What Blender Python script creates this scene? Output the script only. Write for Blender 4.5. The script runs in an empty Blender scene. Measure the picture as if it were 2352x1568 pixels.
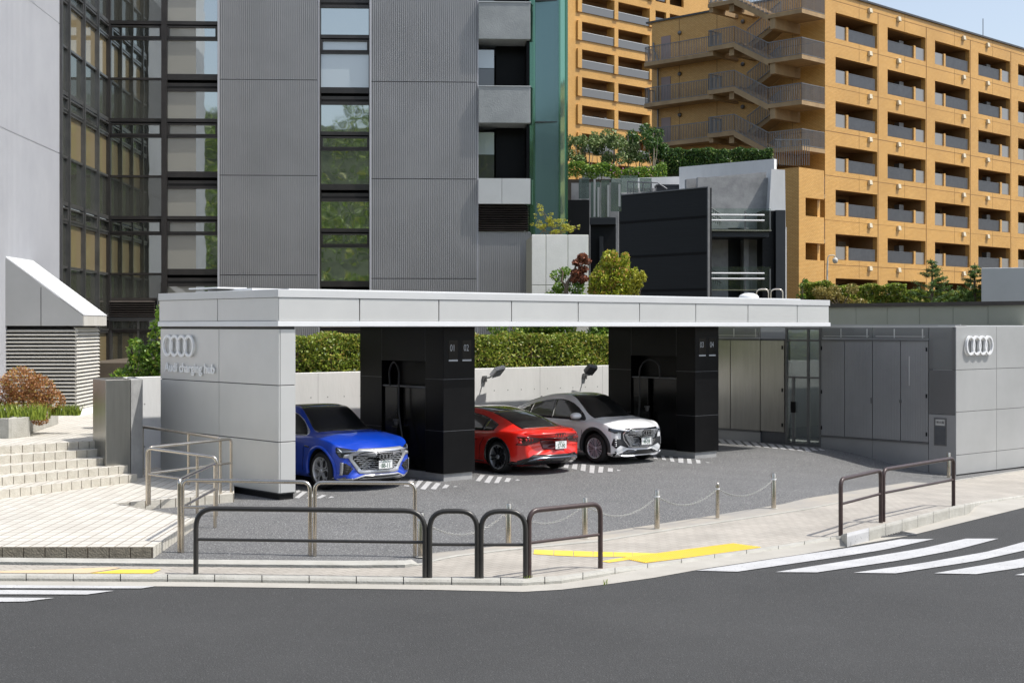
import bpy, bmesh, math, random
import numpy as np
from mathutils import Vector, Matrix, Quaternion
from mathutils.bvhtree import BVHTree
from mathutils.geometry import intersect_point_tri
R = math.radians
rnd = random.Random(7)
S = bpy.context.scene
COL = S.collection

# ------------------------------------------------------------------ camera, sky, sun
CAMZ = 3.25; FD = 3340.0; CX = 1176.0; HY = 749.0      # measured on the 2352 px wide photograph
cd = bpy.data.cameras.new('camera'); cam = bpy.data.objects.new('camera', cd); COL.objects.link(cam)
cam.location = (0, 0, CAMZ); cam.rotation_euler = (R(90), 0, 0)
cd.sensor_width = 36; cd.lens = FD/2352*36; cd.shift_y = -(784-HY)/2352
cd.clip_start = 0.1; cd.clip_end = 2000
S.camera = cam
SUN_TO = Vector((0.975*math.cos(R(60)), -0.22*math.cos(R(60)), math.sin(R(60)))).normalized()
w = bpy.data.worlds.new('World'); S.world = w; w.use_nodes = True
nt = w.node_tree; nt.nodes.clear()
sky = nt.nodes.new('ShaderNodeTexSky'); sky.sky_type = 'NISHITA'; sky.sun_disc = False
sky.sun_elevation = R(60); sky.sun_rotation = math.atan2(SUN_TO.x, SUN_TO.y)
sky.air_density = 1.0; sky.dust_density = 2.0; sky.ozone_density = 1.0
bg = nt.nodes.new('ShaderNodeBackground'); bg.inputs[1].default_value = 0.145
wo = nt.nodes.new('ShaderNodeOutputWorld')
hs = nt.nodes.new('ShaderNodeHueSaturation'); hs.inputs['Saturation'].default_value = .7; nt.links.new(sky.outputs[0], hs.inputs['Color']); nt.links.new(hs.outputs[0], bg.inputs[0]); nt.links.new(bg.outputs[0], wo.inputs[0])
sd = bpy.data.lights.new('sun', 'SUN'); sd.energy = 3.5; sd.angle = R(0.5); sd.color = (1, 0.965, 0.91)
so = bpy.data.objects.new('sun', sd); COL.objects.link(so)
so.rotation_euler = SUN_TO.to_track_quat('Z', 'Y').to_euler(); so.location = (30, -10, 60)
S.view_settings.view_transform = 'Standard'; S.view_settings.look = 'None'
S.view_settings.exposure = 0.4; S.view_settings.gamma = 1

# ------------------------------------------------------------------ helpers
def tag(o, label=None, cat=None, group=None, kind=None):
    if label: o['label'] = label
    if cat: o['category'] = cat
    if group: o['group'] = group
    if kind: o['kind'] = kind
    return o

def empty(name, loc=(0,0,0), rz=0, label=None, cat=None, group=None):
    o = bpy.data.objects.new(name, None); COL.objects.link(o)
    o.location = loc; o.rotation_euler = (0,0,rz); o.empty_display_size = .3
    return tag(o, label, cat, group)

def copy_tree(o, parent=None):
    c = o.copy(); COL.objects.link(c)
    if parent is not None: c.parent = parent
    for ch in [x for x in KIDS.get(o.name, [])]:
        copy_tree(ch, c)
    KIDS.setdefault(c.name, [])
    if parent is not None: KIDS.setdefault(parent.name, []).append(c)
    return c
KIDS = {}

class MB:
    def __init__(s): s.v=[]; s.f=[]; s.m=[]; s.s=[]
    def add(s, vs, fs, mi=0, sm=False):
        n=len(s.v); s.v += [tuple(p) for p in vs]
        for f in fs: s.f.append([i+n for i in f]); s.m.append(mi); s.s.append(sm)
        return s
    def box(s, x0,y0,z0,x1,y1,z1, mi=0):
        if x0>x1: x0,x1=x1,x0
        if y0>y1: y0,y1=y1,y0
        if z0>z1: z0,z1=z1,z0
        return s.add([(x0,y0,z0),(x1,y0,z0),(x1,y1,z0),(x0,y1,z0),(x0,y0,z1),(x1,y0,z1),(x1,y1,z1),(x0,y1,z1)],
          [(0,3,2,1),(4,5,6,7),(0,1,5,4),(1,2,6,5),(2,3,7,6),(3,0,4,7)], mi)
    def prism(s, poly, z0, z1, mi=0):
        n=len(poly)
        a=sum(poly[i][0]*poly[(i+1)%n][1]-poly[(i+1)%n][0]*poly[i][1] for i in range(n))
        if a<0: poly=poly[::-1]
        vs=[(p[0],p[1],z0) for p in poly]+[(p[0],p[1],z1) for p in poly]
        fs=[list(range(n))[::-1], list(range(n,2*n))]+[(i,(i+1)%n,(i+1)%n+n,i+n) for i in range(n)]
        return s.add(vs,fs,mi)
    def extr(s, poly, vec, mi=0):
        n=len(poly); vec=Vector(vec); P=[Vector(p) for p in poly]
        nrm=Vector((0,0,0))
        for i in range(n): nrm+=P[i].cross(P[(i+1)%n])
        if nrm.dot(vec)>0: P=P[::-1]
        vs=P+[p+vec for p in P]
        fs=[list(range(n)), list(range(n,2*n))[::-1]]+[((i+1)%n,i,i+n,(i+1)%n+n) for i in range(n)]
        return s.add(vs,fs,mi)
    def quad(s,a,b,c,d,mi=0): return s.add([a,b,c,d],[(0,1,2,3)],mi)
    def tube(s, pts, r, n=8, closed=False, mi=0, sm=True, r1=None):
        P=[Vector(p) for p in pts]; N=len(P)
        T=[]
        for i in range(N):
            a=P[i-1] if (i>0 or closed) else P[i]; b=P[(i+1)%N] if (i<N-1 or closed) else P[i]
            T.append((b-a).normalized())
        up=Vector((0,0,1)) if abs(T[0].z)<.9 else Vector((1,0,0))
        X=T[0].cross(up).normalized(); vs=[]; 
        for i in range(N):
            if i>0:
                q=T[i-1].rotation_difference(T[i]); X=(q@X).normalized()
            Y=T[i].cross(X).normalized()
            rr=r if r1 is None else r+(r1-r)*i/max(1,N-1)
            for k in range(n):
                a=2*math.pi*k/n; vs.append(P[i]+X*(rr*math.cos(a))+Y*(rr*math.sin(a)))
        fs=[]
        M=N if closed else N-1
        for i in range(M):
            j=(i+1)%N
            for k in range(n):
                k2=(k+1)%n; fs.append((i*n+k,i*n+k2,j*n+k2,j*n+k))
        s.add(vs,fs,mi,sm)
        if not closed: s.add(vs[:n],[tuple(range(n))[::-1]],mi); s.add(vs[-n:],[tuple(range(n))],mi)
        return s
    def bar(s, a, b, wx, wz, mi=0, up=(0,0,1)):
        a=Vector(a); b=Vector(b); t=(b-a).normalized(); up=Vector(up)
        x=t.cross(up)
        if x.length<1e-4: x=t.cross(Vector((1,0,0)))
        x.normalize(); z=x.cross(t).normalized(); x*=wx/2; z*=wz/2
        vs=[a-x-z,a+x-z,a+x+z,a-x+z,b-x-z,b+x-z,b+x+z,b-x+z]
        return s.add(vs,[(0,1,2,3),(7,6,5,4),(1,0,4,5),(2,1,5,6),(3,2,6,7),(0,3,7,4)],mi)
    def lathe(s, prof, c=(0,0,0), axis=(0,0,1), n=24, mi=0, sm=True, cap=True):
        q=Vector((0,0,1)).rotation_difference(Vector(axis).normalized()); c=Vector(c)
        vs=[]
        for r,z in prof:
            for k in range(n):
                a=2*math.pi*k/n; vs.append(c+q@Vector((r*math.cos(a),r*math.sin(a),z)))
        fs=[]
        for i in range(len(prof)-1):
            for k in range(n):
                k2=(k+1)%n; fs.append((i*n+k,i*n+k2,(i+1)*n+k2,(i+1)*n+k))
        s.add(vs,fs,mi,sm)
        if cap:
            if prof[0][0]>1e-5: s.add(vs[:n],[tuple(range(n))[::-1]],mi)
            if prof[-1][0]>1e-5: s.add(vs[-n:],[tuple(range(n))],mi)
        return s
    def ball(s, c, r, n=12, mi=0, sc=(1,1,1)):
        vs=[];fs=[];m=n//2
        for i in range(m+1):
            th=math.pi*i/m
            for k in range(n):
                a=2*math.pi*k/n
                vs.append((c[0]+r*sc[0]*math.sin(th)*math.cos(a),c[1]+r*sc[1]*math.sin(th)*math.sin(a),c[2]+r*sc[2]*math.cos(th)))
        for i in range(m):
            for k in range(n):
                k2=(k+1)%n; fs.append((i*n+k,(i+1)*n+k,(i+1)*n+k2,i*n+k2))
        return s.add(vs,fs,mi,True)
    def grid(s, rows, mi=0, sm=True):
        n=len(rows[0]); vs=[p for r in rows for p in r]
        fs=[(i*n+j,i*n+j+1,(i+1)*n+j+1,(i+1)*n+j) for i in range(len(rows)-1) for j in range(n-1)]
        return s.add(vs,fs,mi,sm)
    def mesh(s, name):
        me=bpy.data.meshes.new(name); me.from_pydata(s.v,[],s.f); 
        me.polygons.foreach_set('material_index', s.m); me.polygons.foreach_set('use_smooth', s.s)
        me.update(); return me
    def build(s, name, mats, parent=None, bevel=0, loc=(0,0,0), rz=0, sharp=None, label=None, cat=None, group=None, kind=None):
        me=s.mesh(name)
        for m in (mats if isinstance(mats,(list,tuple)) else [mats]): me.materials.append(m)
        if sharp: 
            me.polygons.foreach_set('use_smooth',[True]*len(me.polygons)); me.set_sharp_from_angle(angle=R(sharp))
        return link(name, me, parent, bevel, loc, rz, label, cat, group, kind)

def link(name, me, parent=None, bevel=0, loc=(0,0,0), rz=0, label=None, cat=None, group=None, kind=None):
    o=bpy.data.objects.new(name, me); COL.objects.link(o); o.location=loc; o.rotation_euler=(0,0,rz)
    if parent is not None:
        o.parent=parent; KIDS.setdefault(parent.name,[]).append(o)
    if bevel:
        b=o.modifiers.new('bevel','BEVEL'); b.width=bevel; b.segments=2; b.limit_method='ANGLE'; b.angle_limit=R(40)
    return tag(o,label,cat,group,kind)

def fillet(pts, r, n=5):
    P=[Vector(p) for p in pts]; out=[P[0]]
    for i in range(1,len(P)-1):
        a=(P[i-1]-P[i]); b=(P[i+1]-P[i]); rr=min(r,a.length*.45,b.length*.45)
        A=P[i]+a.normalized()*rr; B=P[i]+b.normalized()*rr
        for k in range(n+1):
            t=k/n; out.append(A*(1-t)**2+P[i]*2*t*(1-t)+B*t*t)
    out.append(P[-1]); return out

def text_mesh(body, size, extrude, font=None, align='LEFT', space=1.0, bevel=0):
    cu=bpy.data.curves.new('t','FONT'); cu.body=body; cu.size=size; cu.extrude=extrude; cu.align_x=align; cu.space_character=space
    cu.offset=bevel
    o=bpy.data.objects.new('t',cu); COL.objects.link(o)
    dg=bpy.context.evaluated_depsgraph_get(); me=bpy.data.meshes.new_from_object(o.evaluated_get(dg))
    COL.objects.unlink(o); bpy.data.objects.remove(o); bpy.data.curves.remove(cu)
    return me
def put_text(name, body, size, ext, mat, parent, M, **k):
    me=text_mesh(body,size,ext,**k); me.transform(M); me.materials.clear(); me.materials.append(mat)
    me.name=name
    return link(name, me, parent)

# materials ------------------------------------------------------------
def mat(name, col, rough=.6, metal=0, col2=None, scale=5, detail=4, bump=0, bscale=60, spec=.5, coat=0, alpha=1, trans=0, ior=None, stretch=None, speck=None, seam=None):
    m=bpy.data.materials.new(name); m.use_nodes=True; t=m.node_tree; b=t.nodes['Principled BSDF']
    b.inputs['Base Color'].default_value=(*col,1); b.inputs['Roughness'].default_value=rough; b.inputs['Metallic'].default_value=metal
    b.inputs['Specular IOR Level'].default_value=spec; b.inputs['Coat Weight'].default_value=coat; b.inputs['Coat Roughness'].default_value=.03
    b.inputs['Alpha'].default_value=alpha; b.inputs['Transmission Weight'].default_value=trans
    if ior: b.inputs['IOR'].default_value=ior
    tc=t.nodes.new('ShaderNodeTexCoord'); vec=tc.outputs['Object']
    if stretch:
        mp=t.nodes.new('ShaderNodeMapping'); mp.inputs['Scale'].default_value=stretch; t.links.new(vec,mp.inputs[0]); vec=mp.outputs[0]
    last=None
    if col2:
        n=t.nodes.new('ShaderNodeTexNoise'); n.inputs['Scale'].default_value=scale; n.inputs['Detail'].default_value=detail; n.inputs['Roughness'].default_value=.65
        t.links.new(vec,n.inputs['Vector'])
        r=t.nodes.new('ShaderNodeValToRGB'); r.color_ramp.elements[0].position=.32; r.color_ramp.elements[1].position=.68
        r.color_ramp.elements[0].color=(*col,1); r.color_ramp.elements[1].color=(*col2,1)
        t.links.new(n.outputs['Fac'],r.inputs[0]); last=r.outputs[0]
    if speck:   # (scale, threshold, colour)
        n=t.nodes.new('ShaderNodeTexNoise'); n.inputs['Scale'].default_value=speck[0]; n.inputs['Detail'].default_value=2
        t.links.new(tc.outputs['Object'],n.inputs['Vector'])
        r=t.nodes.new('ShaderNodeValToRGB'); r.color_ramp.elements[0].position=speck[1]; r.color_ramp.elements[1].position=min(1,speck[1]+.08)
        r.color_ramp.elements[0].color=(0,0,0,1); r.color_ramp.elements[1].color=(1,1,1,1)
        t.links.new(n.outputs['Fac'],r.inputs[0])
        x=t.nodes.new('ShaderNodeMix'); x.data_type='RGBA'; t.links.new(r.outputs[0],x.inputs[0])
        if last: t.links.new(last,x.inputs[6])
        else: x.inputs[6].default_value=(*col,1)
        x.inputs[7].default_value=(*speck[2],1); last=x.outputs[2]
    if last: t.links.new(last,b.inputs['Base Color'])
    if bump:
        n=t.nodes.new('ShaderNodeTexNoise'); n.inputs['Scale'].default_value=bscale; n.inputs['Detail'].default_value=3
        t.links.new(vec,n.inputs['Vector'])
        bp=t.nodes.new('ShaderNodeBump'); bp.inputs['Strength'].default_value=bump; bp.inputs['Distance'].default_value=.02
        t.links.new(n.outputs['Fac'],bp.inputs['Height']); t.links.new(bp.outputs[0],b.inputs['Normal'])
    m['b']=1
    return m

def brick_mat(name, c1, c2, mortar, bw, bh, ms=.01, offset=.5, rough=.6, plane='xz', rot=0, bump=.3, noise=None, spec=.5):
    m=bpy.data.materials.new(name); m.use_nodes=True; t=m.node_tree; b=t.nodes['Principled BSDF']
    b.inputs['Roughness'].default_value=rough; b.inputs['Specular IOR Level'].default_value=spec
    tc=t.nodes.new('ShaderNodeTexCoord'); sp=t.nodes.new('ShaderNodeSeparateXYZ'); t.links.new(tc.outputs['Object'],sp.inputs[0])
    cb=t.nodes.new('ShaderNodeCombineXYZ')
    if plane=='xz':
        a=t.nodes.new('ShaderNodeMath'); a.operation='ADD'; t.links.new(sp.outputs[0],a.inputs[0]); t.links.new(sp.outputs[1],a.inputs[1])
        t.links.new(a.outputs[0],cb.inputs[0]); t.links.new(sp.outputs[2],cb.inputs[1]); vec=cb.outputs[0]
    else:
        mp=t.nodes.new('ShaderNodeMapping'); mp.inputs['Rotation'].default_value=(0,0,rot); t.links.new(tc.outputs['Object'],mp.inputs[0]); vec=mp.outputs[0]
        if plane=='tile':   # square to the front edge; swap so that long joints run back from the kerb
            cb.inputs[2].default_value=0; t.links.new(sp.outputs[1],cb.inputs[0]); t.links.new(sp.outputs[0],cb.inputs[1]); vec=cb.outputs[0]
    br=t.nodes.new('ShaderNodeTexBrick'); br.offset=offset; br.inputs['Scale'].default_value=1
    br.inputs['Brick Width'].default_value=bw; br.inputs['Row Height'].default_value=bh; br.inputs['Mortar Size'].default_value=ms; br.inputs['Mortar Smooth'].default_value=.1
    br.inputs['Color1'].default_value=(*c1,1); br.inputs['Color2'].default_value=(*c2,1); br.inputs['Mortar'].default_value=(*mortar,1)
    t.links.new(vec,br.inputs['Vector']); last=br.outputs['Color']
    if noise:
        n=t.nodes.new('ShaderNodeTexNoise'); n.inputs['Scale'].default_value=noise[0]; n.inputs['Detail'].default_value=5
        t.links.new(tc.outputs['Object'],n.inputs['Vector'])
        r=t.nodes.new('ShaderNodeMapRange'); r.inputs[1].default_value=.35; r.inputs[2].default_value=.65; r.inputs[3].default_value=noise[1]; r.inputs[4].default_value=1
        t.links.new(n.outputs['Fac'],r.inputs[0])
        x=t.nodes.new('ShaderNodeMix'); x.data_type='RGBA'; x.blend_type='MULTIPLY'; x.inputs[0].default_value=1
        t.links.new(last,x.inputs[6]); t.links.new(r.outputs[0],x.inputs[7]); last=x.outputs[2]
    t.links.new(last,b.inputs['Base Color'])
    if bump:
        bp=t.nodes.new('ShaderNodeBump'); bp.inputs['Strength'].default_value=bump; bp.inputs['Distance'].default_value=.01; bp.invert=True
        t.links.new(br.outputs['Fac'],bp.inputs['Height']); t.links.new(bp.outputs[0],b.inputs['Normal'])
    return m

def glass_mat(name, col, refl=.35, rough=.02, see=0.0, tint=(1,1,1)):
    """window glass: a dark pane with a strong mirror part; see = share of light let through"""
    m=bpy.data.materials.new(name); m.use_nodes=True; t=m.node_tree; t.nodes.clear()
    d=t.nodes.new('ShaderNodeBsdfPrincipled'); d.inputs['Base Color'].default_value=(*col,1); d.inputs['Roughness'].default_value=.4
    g=t.nodes.new('ShaderNodeBsdfGlossy'); g.inputs['Color'].default_value=(*tint,1); g.inputs['Roughness'].default_value=rough
    lw=t.nodes.new('ShaderNodeFresnel'); lw.inputs['IOR'].default_value=1.5
    a=t.nodes.new('ShaderNodeMath'); a.operation='ADD'; a.use_clamp=True; a.inputs[1].default_value=refl; t.links.new(lw.outputs[0],a.inputs[0])
    mx=t.nodes.new('ShaderNodeMixShader'); src=d.outputs[0]
    if see:
        tr=t.nodes.new('ShaderNodeBsdfTransparent'); tr.inputs[0].default_value=(.90,.95,.93,1)
        m2=t.nodes.new('ShaderNodeMixShader'); m2.inputs[0].default_value=see; t.links.new(src,m2.inputs[1]); t.links.new(tr.outputs[0],m2.inputs[2]); src=m2.outputs[0]
    t.links.new(a.outputs[0],mx.inputs[0]); t.links.new(src,mx.inputs[1]); t.links.new(g.outputs[0],mx.inputs[2])
    n=t.nodes.new('ShaderNodeTexNoise'); n.inputs['Scale'].default_value=.9; tc=t.nodes.new('ShaderNodeTexCoord'); t.links.new(tc.outputs['Object'],n.inputs['Vector'])
    bp=t.nodes.new('ShaderNodeBump'); bp.inputs['Strength'].default_value=.12; bp.inputs['Distance'].default_value=.02; t.links.new(n.outputs['Fac'],bp.inputs['Height']); t.links.new(bp.outputs[0],g.inputs['Normal'])
    o=t.nodes.new('ShaderNodeOutputMaterial'); t.links.new(mx.outputs[0],o.inputs[0])
    return m

def leaf_mat(name, dark, light, tip=None, rough=.45, spec=.5):
    m=bpy.data.materials.new(name); m.use_nodes=True; t=m.node_tree; b=t.nodes['Principled BSDF']
    at=t.nodes.new('ShaderNodeAttribute'); at.attribute_name='leaf'
    r=t.nodes.new('ShaderNodeValToRGB'); r.color_ramp.elements[0].color=(*dark,1); r.color_ramp.elements[1].color=(*light,1); r.color_ramp.elements[1].position=.8
    if tip: e=r.color_ramp.elements.new(.97); e.color=(*tip,1)
    t.links.new(at.outputs['Fac'],r.inputs[0]); t.links.new(r.outputs[0],b.inputs['Base Color'])
    b.inputs['Roughness'].default_value=rough; b.inputs['Specular IOR Level'].default_value=spec
    tl=t.nodes.new('ShaderNodeBsdfTranslucent'); t.links.new(r.outputs[0],tl.inputs[0])
    mx=t.nodes.new('ShaderNodeMixShader'); mx.inputs[0].default_value=.3
    o=t.nodes['Material Output']; t.links.new(b.outputs[0],mx.inputs[1]); t.links.new(tl.outputs[0],mx.inputs[2]); t.links.new(mx.outputs[0],o.inputs[0])
    return m

def leaves(name, pts, size, m, parent=None, seed=1, asp=.5, jit=.35, up=0.0, extra=None, **kw):
    """one crown: a leaf-sized folded diamond at every point (pts: N x 3)"""
    g=np.random.default_rng(seed); P=np.asarray(pts,float); N=len(P)
    d=g.normal(size=(N,3)); d[:,2]+=up; d/=np.linalg.norm(d,axis=1)[:,None]
    e=g.normal(size=(N,3)); e-= (e*d).sum(1)[:,None]*d; e/=np.linalg.norm(e,axis=1)[:,None]
    n=np.cross(d,e); s=size*(1+g.uniform(-jit,jit,N))[:,None]
    a=P-d*s*.5; b=P+e*s*asp*.5+n*s*.1; c=P+d*s*.5; f=P-e*s*asp*.5+n*s*.1
    V=np.stack([a,b,c,f],1).reshape(-1,3)
    me=bpy.data.meshes.new(name); me.vertices.add(4*N); me.vertices.foreach_set('co',V.ravel())
    me.loops.add(4*N); me.loops.foreach_set('vertex_index',np.arange(4*N)); me.polygons.add(N)
    me.polygons.foreach_set('loop_start',np.arange(N)*4); me.polygons.foreach_set('loop_total',np.full(N,4))
    me.update(calc_edges=True)
    at=me.attributes.new('leaf','FLOAT','FACE'); at.data.foreach_set('value',g.uniform(0,1,N) if extra is None else np.clip(extra+g.normal(0,.16,N),0,1))
    me.materials.append(m)
    return link(name,me,parent,**kw)

def clump_pts(g, blobs, n):
    """points near the surface of ellipsoid blobs [(x,y,z,rx,ry,rz)]"""
    B=np.array(blobs,float); a=(B[:,3]*B[:,4]+B[:,4]*B[:,5]+B[:,3]*B[:,5]); k=g.choice(len(B),n,p=a/a.sum())
    d=g.normal(size=(n,3)); d/=np.linalg.norm(d,axis=1)[:,None]
    r=1-np.abs(g.normal(0,.22,n)); r=np.clip(r,.1,1.15)
    return B[k,:3]+d*B[k,3:]*r[:,None], k

def trunk(mb, pts, r0, r1, n=7):
    mb.tube(pts,r0,n,r1=r1)

# coordinates ----------------------------------------------------------
A=R(41.4); ux,uy=math.cos(A),math.sin(A)
KX,KY=-4.36,27.2
def UV(u,v): return (KX+u*ux-v*uy, KY+u*uy+v*ux)
def toUV(x,y): dx,dy=x-KX,y-KY; return (dx*ux+dy*uy, -dx*uy+dy*ux)
def sst(a,b,x): t=min(1,max(0,(x-a)/(b-a))); return t*t*(3-2*t)
def hgt(x,y):
    u,v=toUV(x,y); return -.467*sst(8,17.5,u)*(1-sst(-3.4,.9,v))
def gd(px,py,dz=0.0):
    """photo pixel -> point of the sloping ground (dz above it)"""
    z=0
    for _ in range(12):
        Y=(CAMZ-z)*FD/max(py-HY,1); X=(px-CX)/FD*Y; z=hgt(X,Y)+dz
    return Vector((X,Y,z))
def at(px,py,Y): return Vector(((px-CX)/FD*Y, Y, CAMZ-(py-HY)/FD*Y))
def resamp(pl, step=20):
    out=[]
    for (x0,y0),(x1,y1) in zip(pl,pl[1:]):
        n=max(1,int(abs(x1-x0)/step)); out+=[(x0+(x1-x0)*k/n,y0+(y1-y0)*k/n) for k in range(n)]
    return out+[pl[-1]]
def yat(pl,x):
    for (x0,y0),(x1,y1) in zip(pl,pl[1:]):
        if x0<=x<=x1: return y0+(y1-y0)*(x-x0)/(x1-x0)
    return pl[0][1] if x<pl[0][0] else pl[-1][1]

# ------------------------------------------------------------------ materials
M={}
M['road']=mat('road asphalt',(.038,.038,.037),.85,col2=(.050,.050,.049),scale=.35,bump=.9,bscale=55,speck=(60,.60,(.105,.105,.105)))
M['lot']=mat('porous asphalt',(.098,.098,.098),.85,col2=(.126,.126,.126),scale=.6,bump=.9,bscale=45,speck=(42,.56,(.33,.33,.32)))
M['pavers']=brick_mat('pink brick pavers',(.42,.385,.335),(.47,.435,.38),(.27,.24,.20),.22,.11,.006,plane='xy',rot=R(-41),noise=(1.2,.82))
M['white_tile']=brick_mat('cream paving tiles',(.56,.535,.48),(.64,.615,.555),(.22,.175,.12),.30,.20,.009,offset=0,plane='tile',noise=(.8,.9))
M['step_tile']=mat('step edge tiles',(.47,.44,.37),.7,col2=(.58,.55,.48),scale=5,bump=.5,bscale=40)
M['grout']=mat('brown grout',(.12,.095,.07),.9)
M['curb']=mat('kerb stone',(.36,.35,.31),.8,col2=(.46,.45,.41),scale=3,bump=.4,bscale=30,speck=(60,.66,(.25,.23,.2)))
M['gutter']=mat('gutter concrete',(.36,.34,.30),.85,col2=(.44,.42,.375),scale=1.2,bump=.3,bscale=50,speck=(90,.62,(.36,.34,.31)))
M['apron']=mat('sandy concrete apron',(.40,.36,.30),.85,col2=(.30,.29,.27),scale=1.1,bump=.4,bscale=50)
M['paint']=mat('road paint',(.53,.53,.53),.6,col2=(.44,.44,.44),scale=2,bump=.2,bscale=80,speck=(22,.63,(.20,.20,.20)))
M['yellow']=mat('tactile yellow',(.85,.58,.05),.6,col2=(.76,.55,.10),scale=3)
M['yellow_old']=mat('faded tactile paving',(.66,.47,.27),.7,col2=(.60,.47,.33),scale=3)
M['tjoint']=mat('tile joint',(.16,.075,.03),.8)
M['gdoor']=mat('grey mauve door',(.30,.22,.20),.5)
M['fence_glass']=glass_mat('greenish fence glass',(.12,.17,.155),.05,see=.5)
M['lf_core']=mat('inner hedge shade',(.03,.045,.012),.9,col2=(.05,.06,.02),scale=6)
M['lf_rust2']=leaf_mat('olive brown leaves',(0.135,0.135,0.027),(0.446,0.351,0.108))
M['hill']=mat('slope earth',(.035,.05,.02),.9)
M['chain']=mat('galvanised chain',(.42,.42,.40),.4,.8)
M['trim_ring']=mat('black emblem ring',(.02,.02,.022),.2,coat=.5)
M['joint_grey']=mat('panel gap',(.12,.12,.13),.8)
M['roofglass']=mat('glass roof',(.03,.032,.035),.06,coat=1)
M['red_dark']=mat('dark red recess',(.12,.004,.006),.3,coat=.6)
M['diff_silver']=mat('dark silver blade',(.20,.22,.26),.25,.7)
M['bal_glass2']=glass_mat('grey balcony panel',(.10,.10,.10),.02,rough=.3)
M['soffit']=mat('pale soffit',(.50,.50,.50),.6)
M['front_tile']=mat('rough brown edge tiles',(.22,.19,.14),.85,col2=(.33,.29,.22),scale=9,bump=.8,bscale=40)
M['patch']=mat('darker asphalt patch',(.035,.035,.035),.85,col2=(.042,.042,.042),scale=1,bump=.5,bscale=80)
M['lf_grass']=leaf_mat('grass blades',(.10,.16,.02),(.38,.46,.07))
M['curtain']=glass_mat('window with pale curtain',(.30,.27,.22),.06)
M['emblem']=mat('pale satin lettering',(.85,.86,.86),.45)
M['alu']=mat('satin aluminium panel',(.61,.61,.595),.42,.5,col2=(.67,.67,.65),scale=.5,spec=.4,bump=.02,bscale=5)
M['alu_line']=mat('joint shadow',(.05,.05,.05),.8)
M['white_metal']=mat('white painted metal',(.78,.79,.80),.4,col2=(.72,.73,.74),scale=.7)
M['cap']=mat('grey white coping',(.62,.63,.63),.4,.1,col2=(.56,.57,.57),scale=.5)
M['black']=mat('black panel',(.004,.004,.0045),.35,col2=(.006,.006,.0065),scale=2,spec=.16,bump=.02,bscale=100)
M['black_gloss']=mat('black gloss',(.005,.005,.005),.2,spec=.3)
M['dark_joint']=mat('dark joint',(.002,.002,.002),.9)
M['conc']=mat('pale fair faced concrete',(.74,.74,.72),.75,col2=(.84,.84,.82),scale=1.1,bump=.2,bscale=14,stretch=(1,1,.3))
M['conc_grey']=mat('grey concrete',(.27,.27,.27),.8,col2=(.42,.42,.41),scale=1.4,bump=.3,bscale=10)
M['steel']=mat('brushed stainless steel',(.58,.51,.42),.24,1,col2=(.66,.61,.54),scale=3,bump=.02,bscale=30)
M['steel_sheet']=mat('stainless sheet',(.38,.37,.34),.34,1,col2=(.44,.43,.40),scale=1.5,bump=.06,bscale=3,stretch=(6,6,.6))
M['rail_dark']=mat('dark painted pipe',(.040,.038,.035),.35,.2,col2=(.055,.052,.048),scale=6)
M['rail_brown']=mat('brown painted pipe',(.055,.036,.034),.38,.1,col2=(.08,.055,.05),scale=9,bump=.1,bscale=60)
M['rib']=mat('ribbed aluminium cladding',(.40,.395,.39),.45,.3,col2=(.48,.475,.47),scale=.35,spec=.4)
M['rib_light']=mat('pale ribbed cladding',(.50,.505,.53),.5,.2,col2=(.56,.565,.585),scale=.5)
M['mullion']=mat('dark bronze mullion',(.048,.044,.042),.3,.45,col2=(.066,.06,.056),scale=2)
M['mullion_l']=mat('grey mullion',(.12,.12,.12),.3,.6,col2=(.17,.165,.16),scale=2)
M['glass']=glass_mat('office glass',(.018,.020,.016),.50,tint=(.95,1,.97))
M['glass_side']=glass_mat('office side glass',(.055,.055,.043),.20,tint=(.85,.88,.85))
M['beige_int']=glass_mat('glass over beige blind',(.30,.29,.24),.06)
M['blind_gold']=glass_mat('glass over gold blind',(.26,.20,.10),.05)
M['glass_pale']=glass_mat('pale office glass',(.42,.48,.50),.16)  # pale colour paints the sky's reflection on the upper window strip
M['teal']=glass_mat('teal glass',(.065,.125,.135),.12,rough=.08,tint=(.6,.9,.85))
M['teal_dark']=glass_mat('dark green glass',(.010,.045,.035),.22,rough=.04,tint=(.4,.8,.55))
M['clear']=glass_mat('clear glass',(.06,.08,.08),.0,see=.96)
M['stucco']=mat('rough grey stucco',(.26,.28,.28),.85,col2=(.34,.36,.36),scale=1.2,bump=.4,bscale=22)
M['white_stone']=mat('white textured stone',(.76,.76,.71),.85,col2=(.84,.84,.79),scale=2,bump=.25,bscale=22)
M['silver']=mat('silver panel',(.55,.56,.55),.4,.3,col2=(.62,.63,.62),scale=.5)
M['louver']=mat('bronze louvre',(.055,.045,.040),.45,.3,col2=(.08,.068,.06),scale=2)
M['louver_white']=mat('cream louvre',(.55,.53,.47),.55,col2=(.62,.60,.55),scale=2)
M['void']=mat('unlit interior',(.006,.006,.006),.9)
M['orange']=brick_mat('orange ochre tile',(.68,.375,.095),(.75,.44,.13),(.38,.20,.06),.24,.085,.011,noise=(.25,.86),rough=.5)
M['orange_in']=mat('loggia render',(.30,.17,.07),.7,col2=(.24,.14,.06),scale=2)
M['orange_slab']=mat('tan concrete slab',(.42,.29,.15),.75,col2=(.30,.20,.105),scale=1.2,bump=.2,bscale=10,stretch=(1,1,.3))
M['bal_glass']=glass_mat('frosted balcony glass',(.16,.15,.14),.03,rough=.2)
M['slat']=mat('grey metal slat',(.105,.11,.12),.4,.4,col2=(.13,.135,.145),scale=4)
M['slat_l']=mat('light grey metal balusters',(.15,.15,.15),.4,.4,col2=(.19,.19,.19),scale=4)
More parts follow.
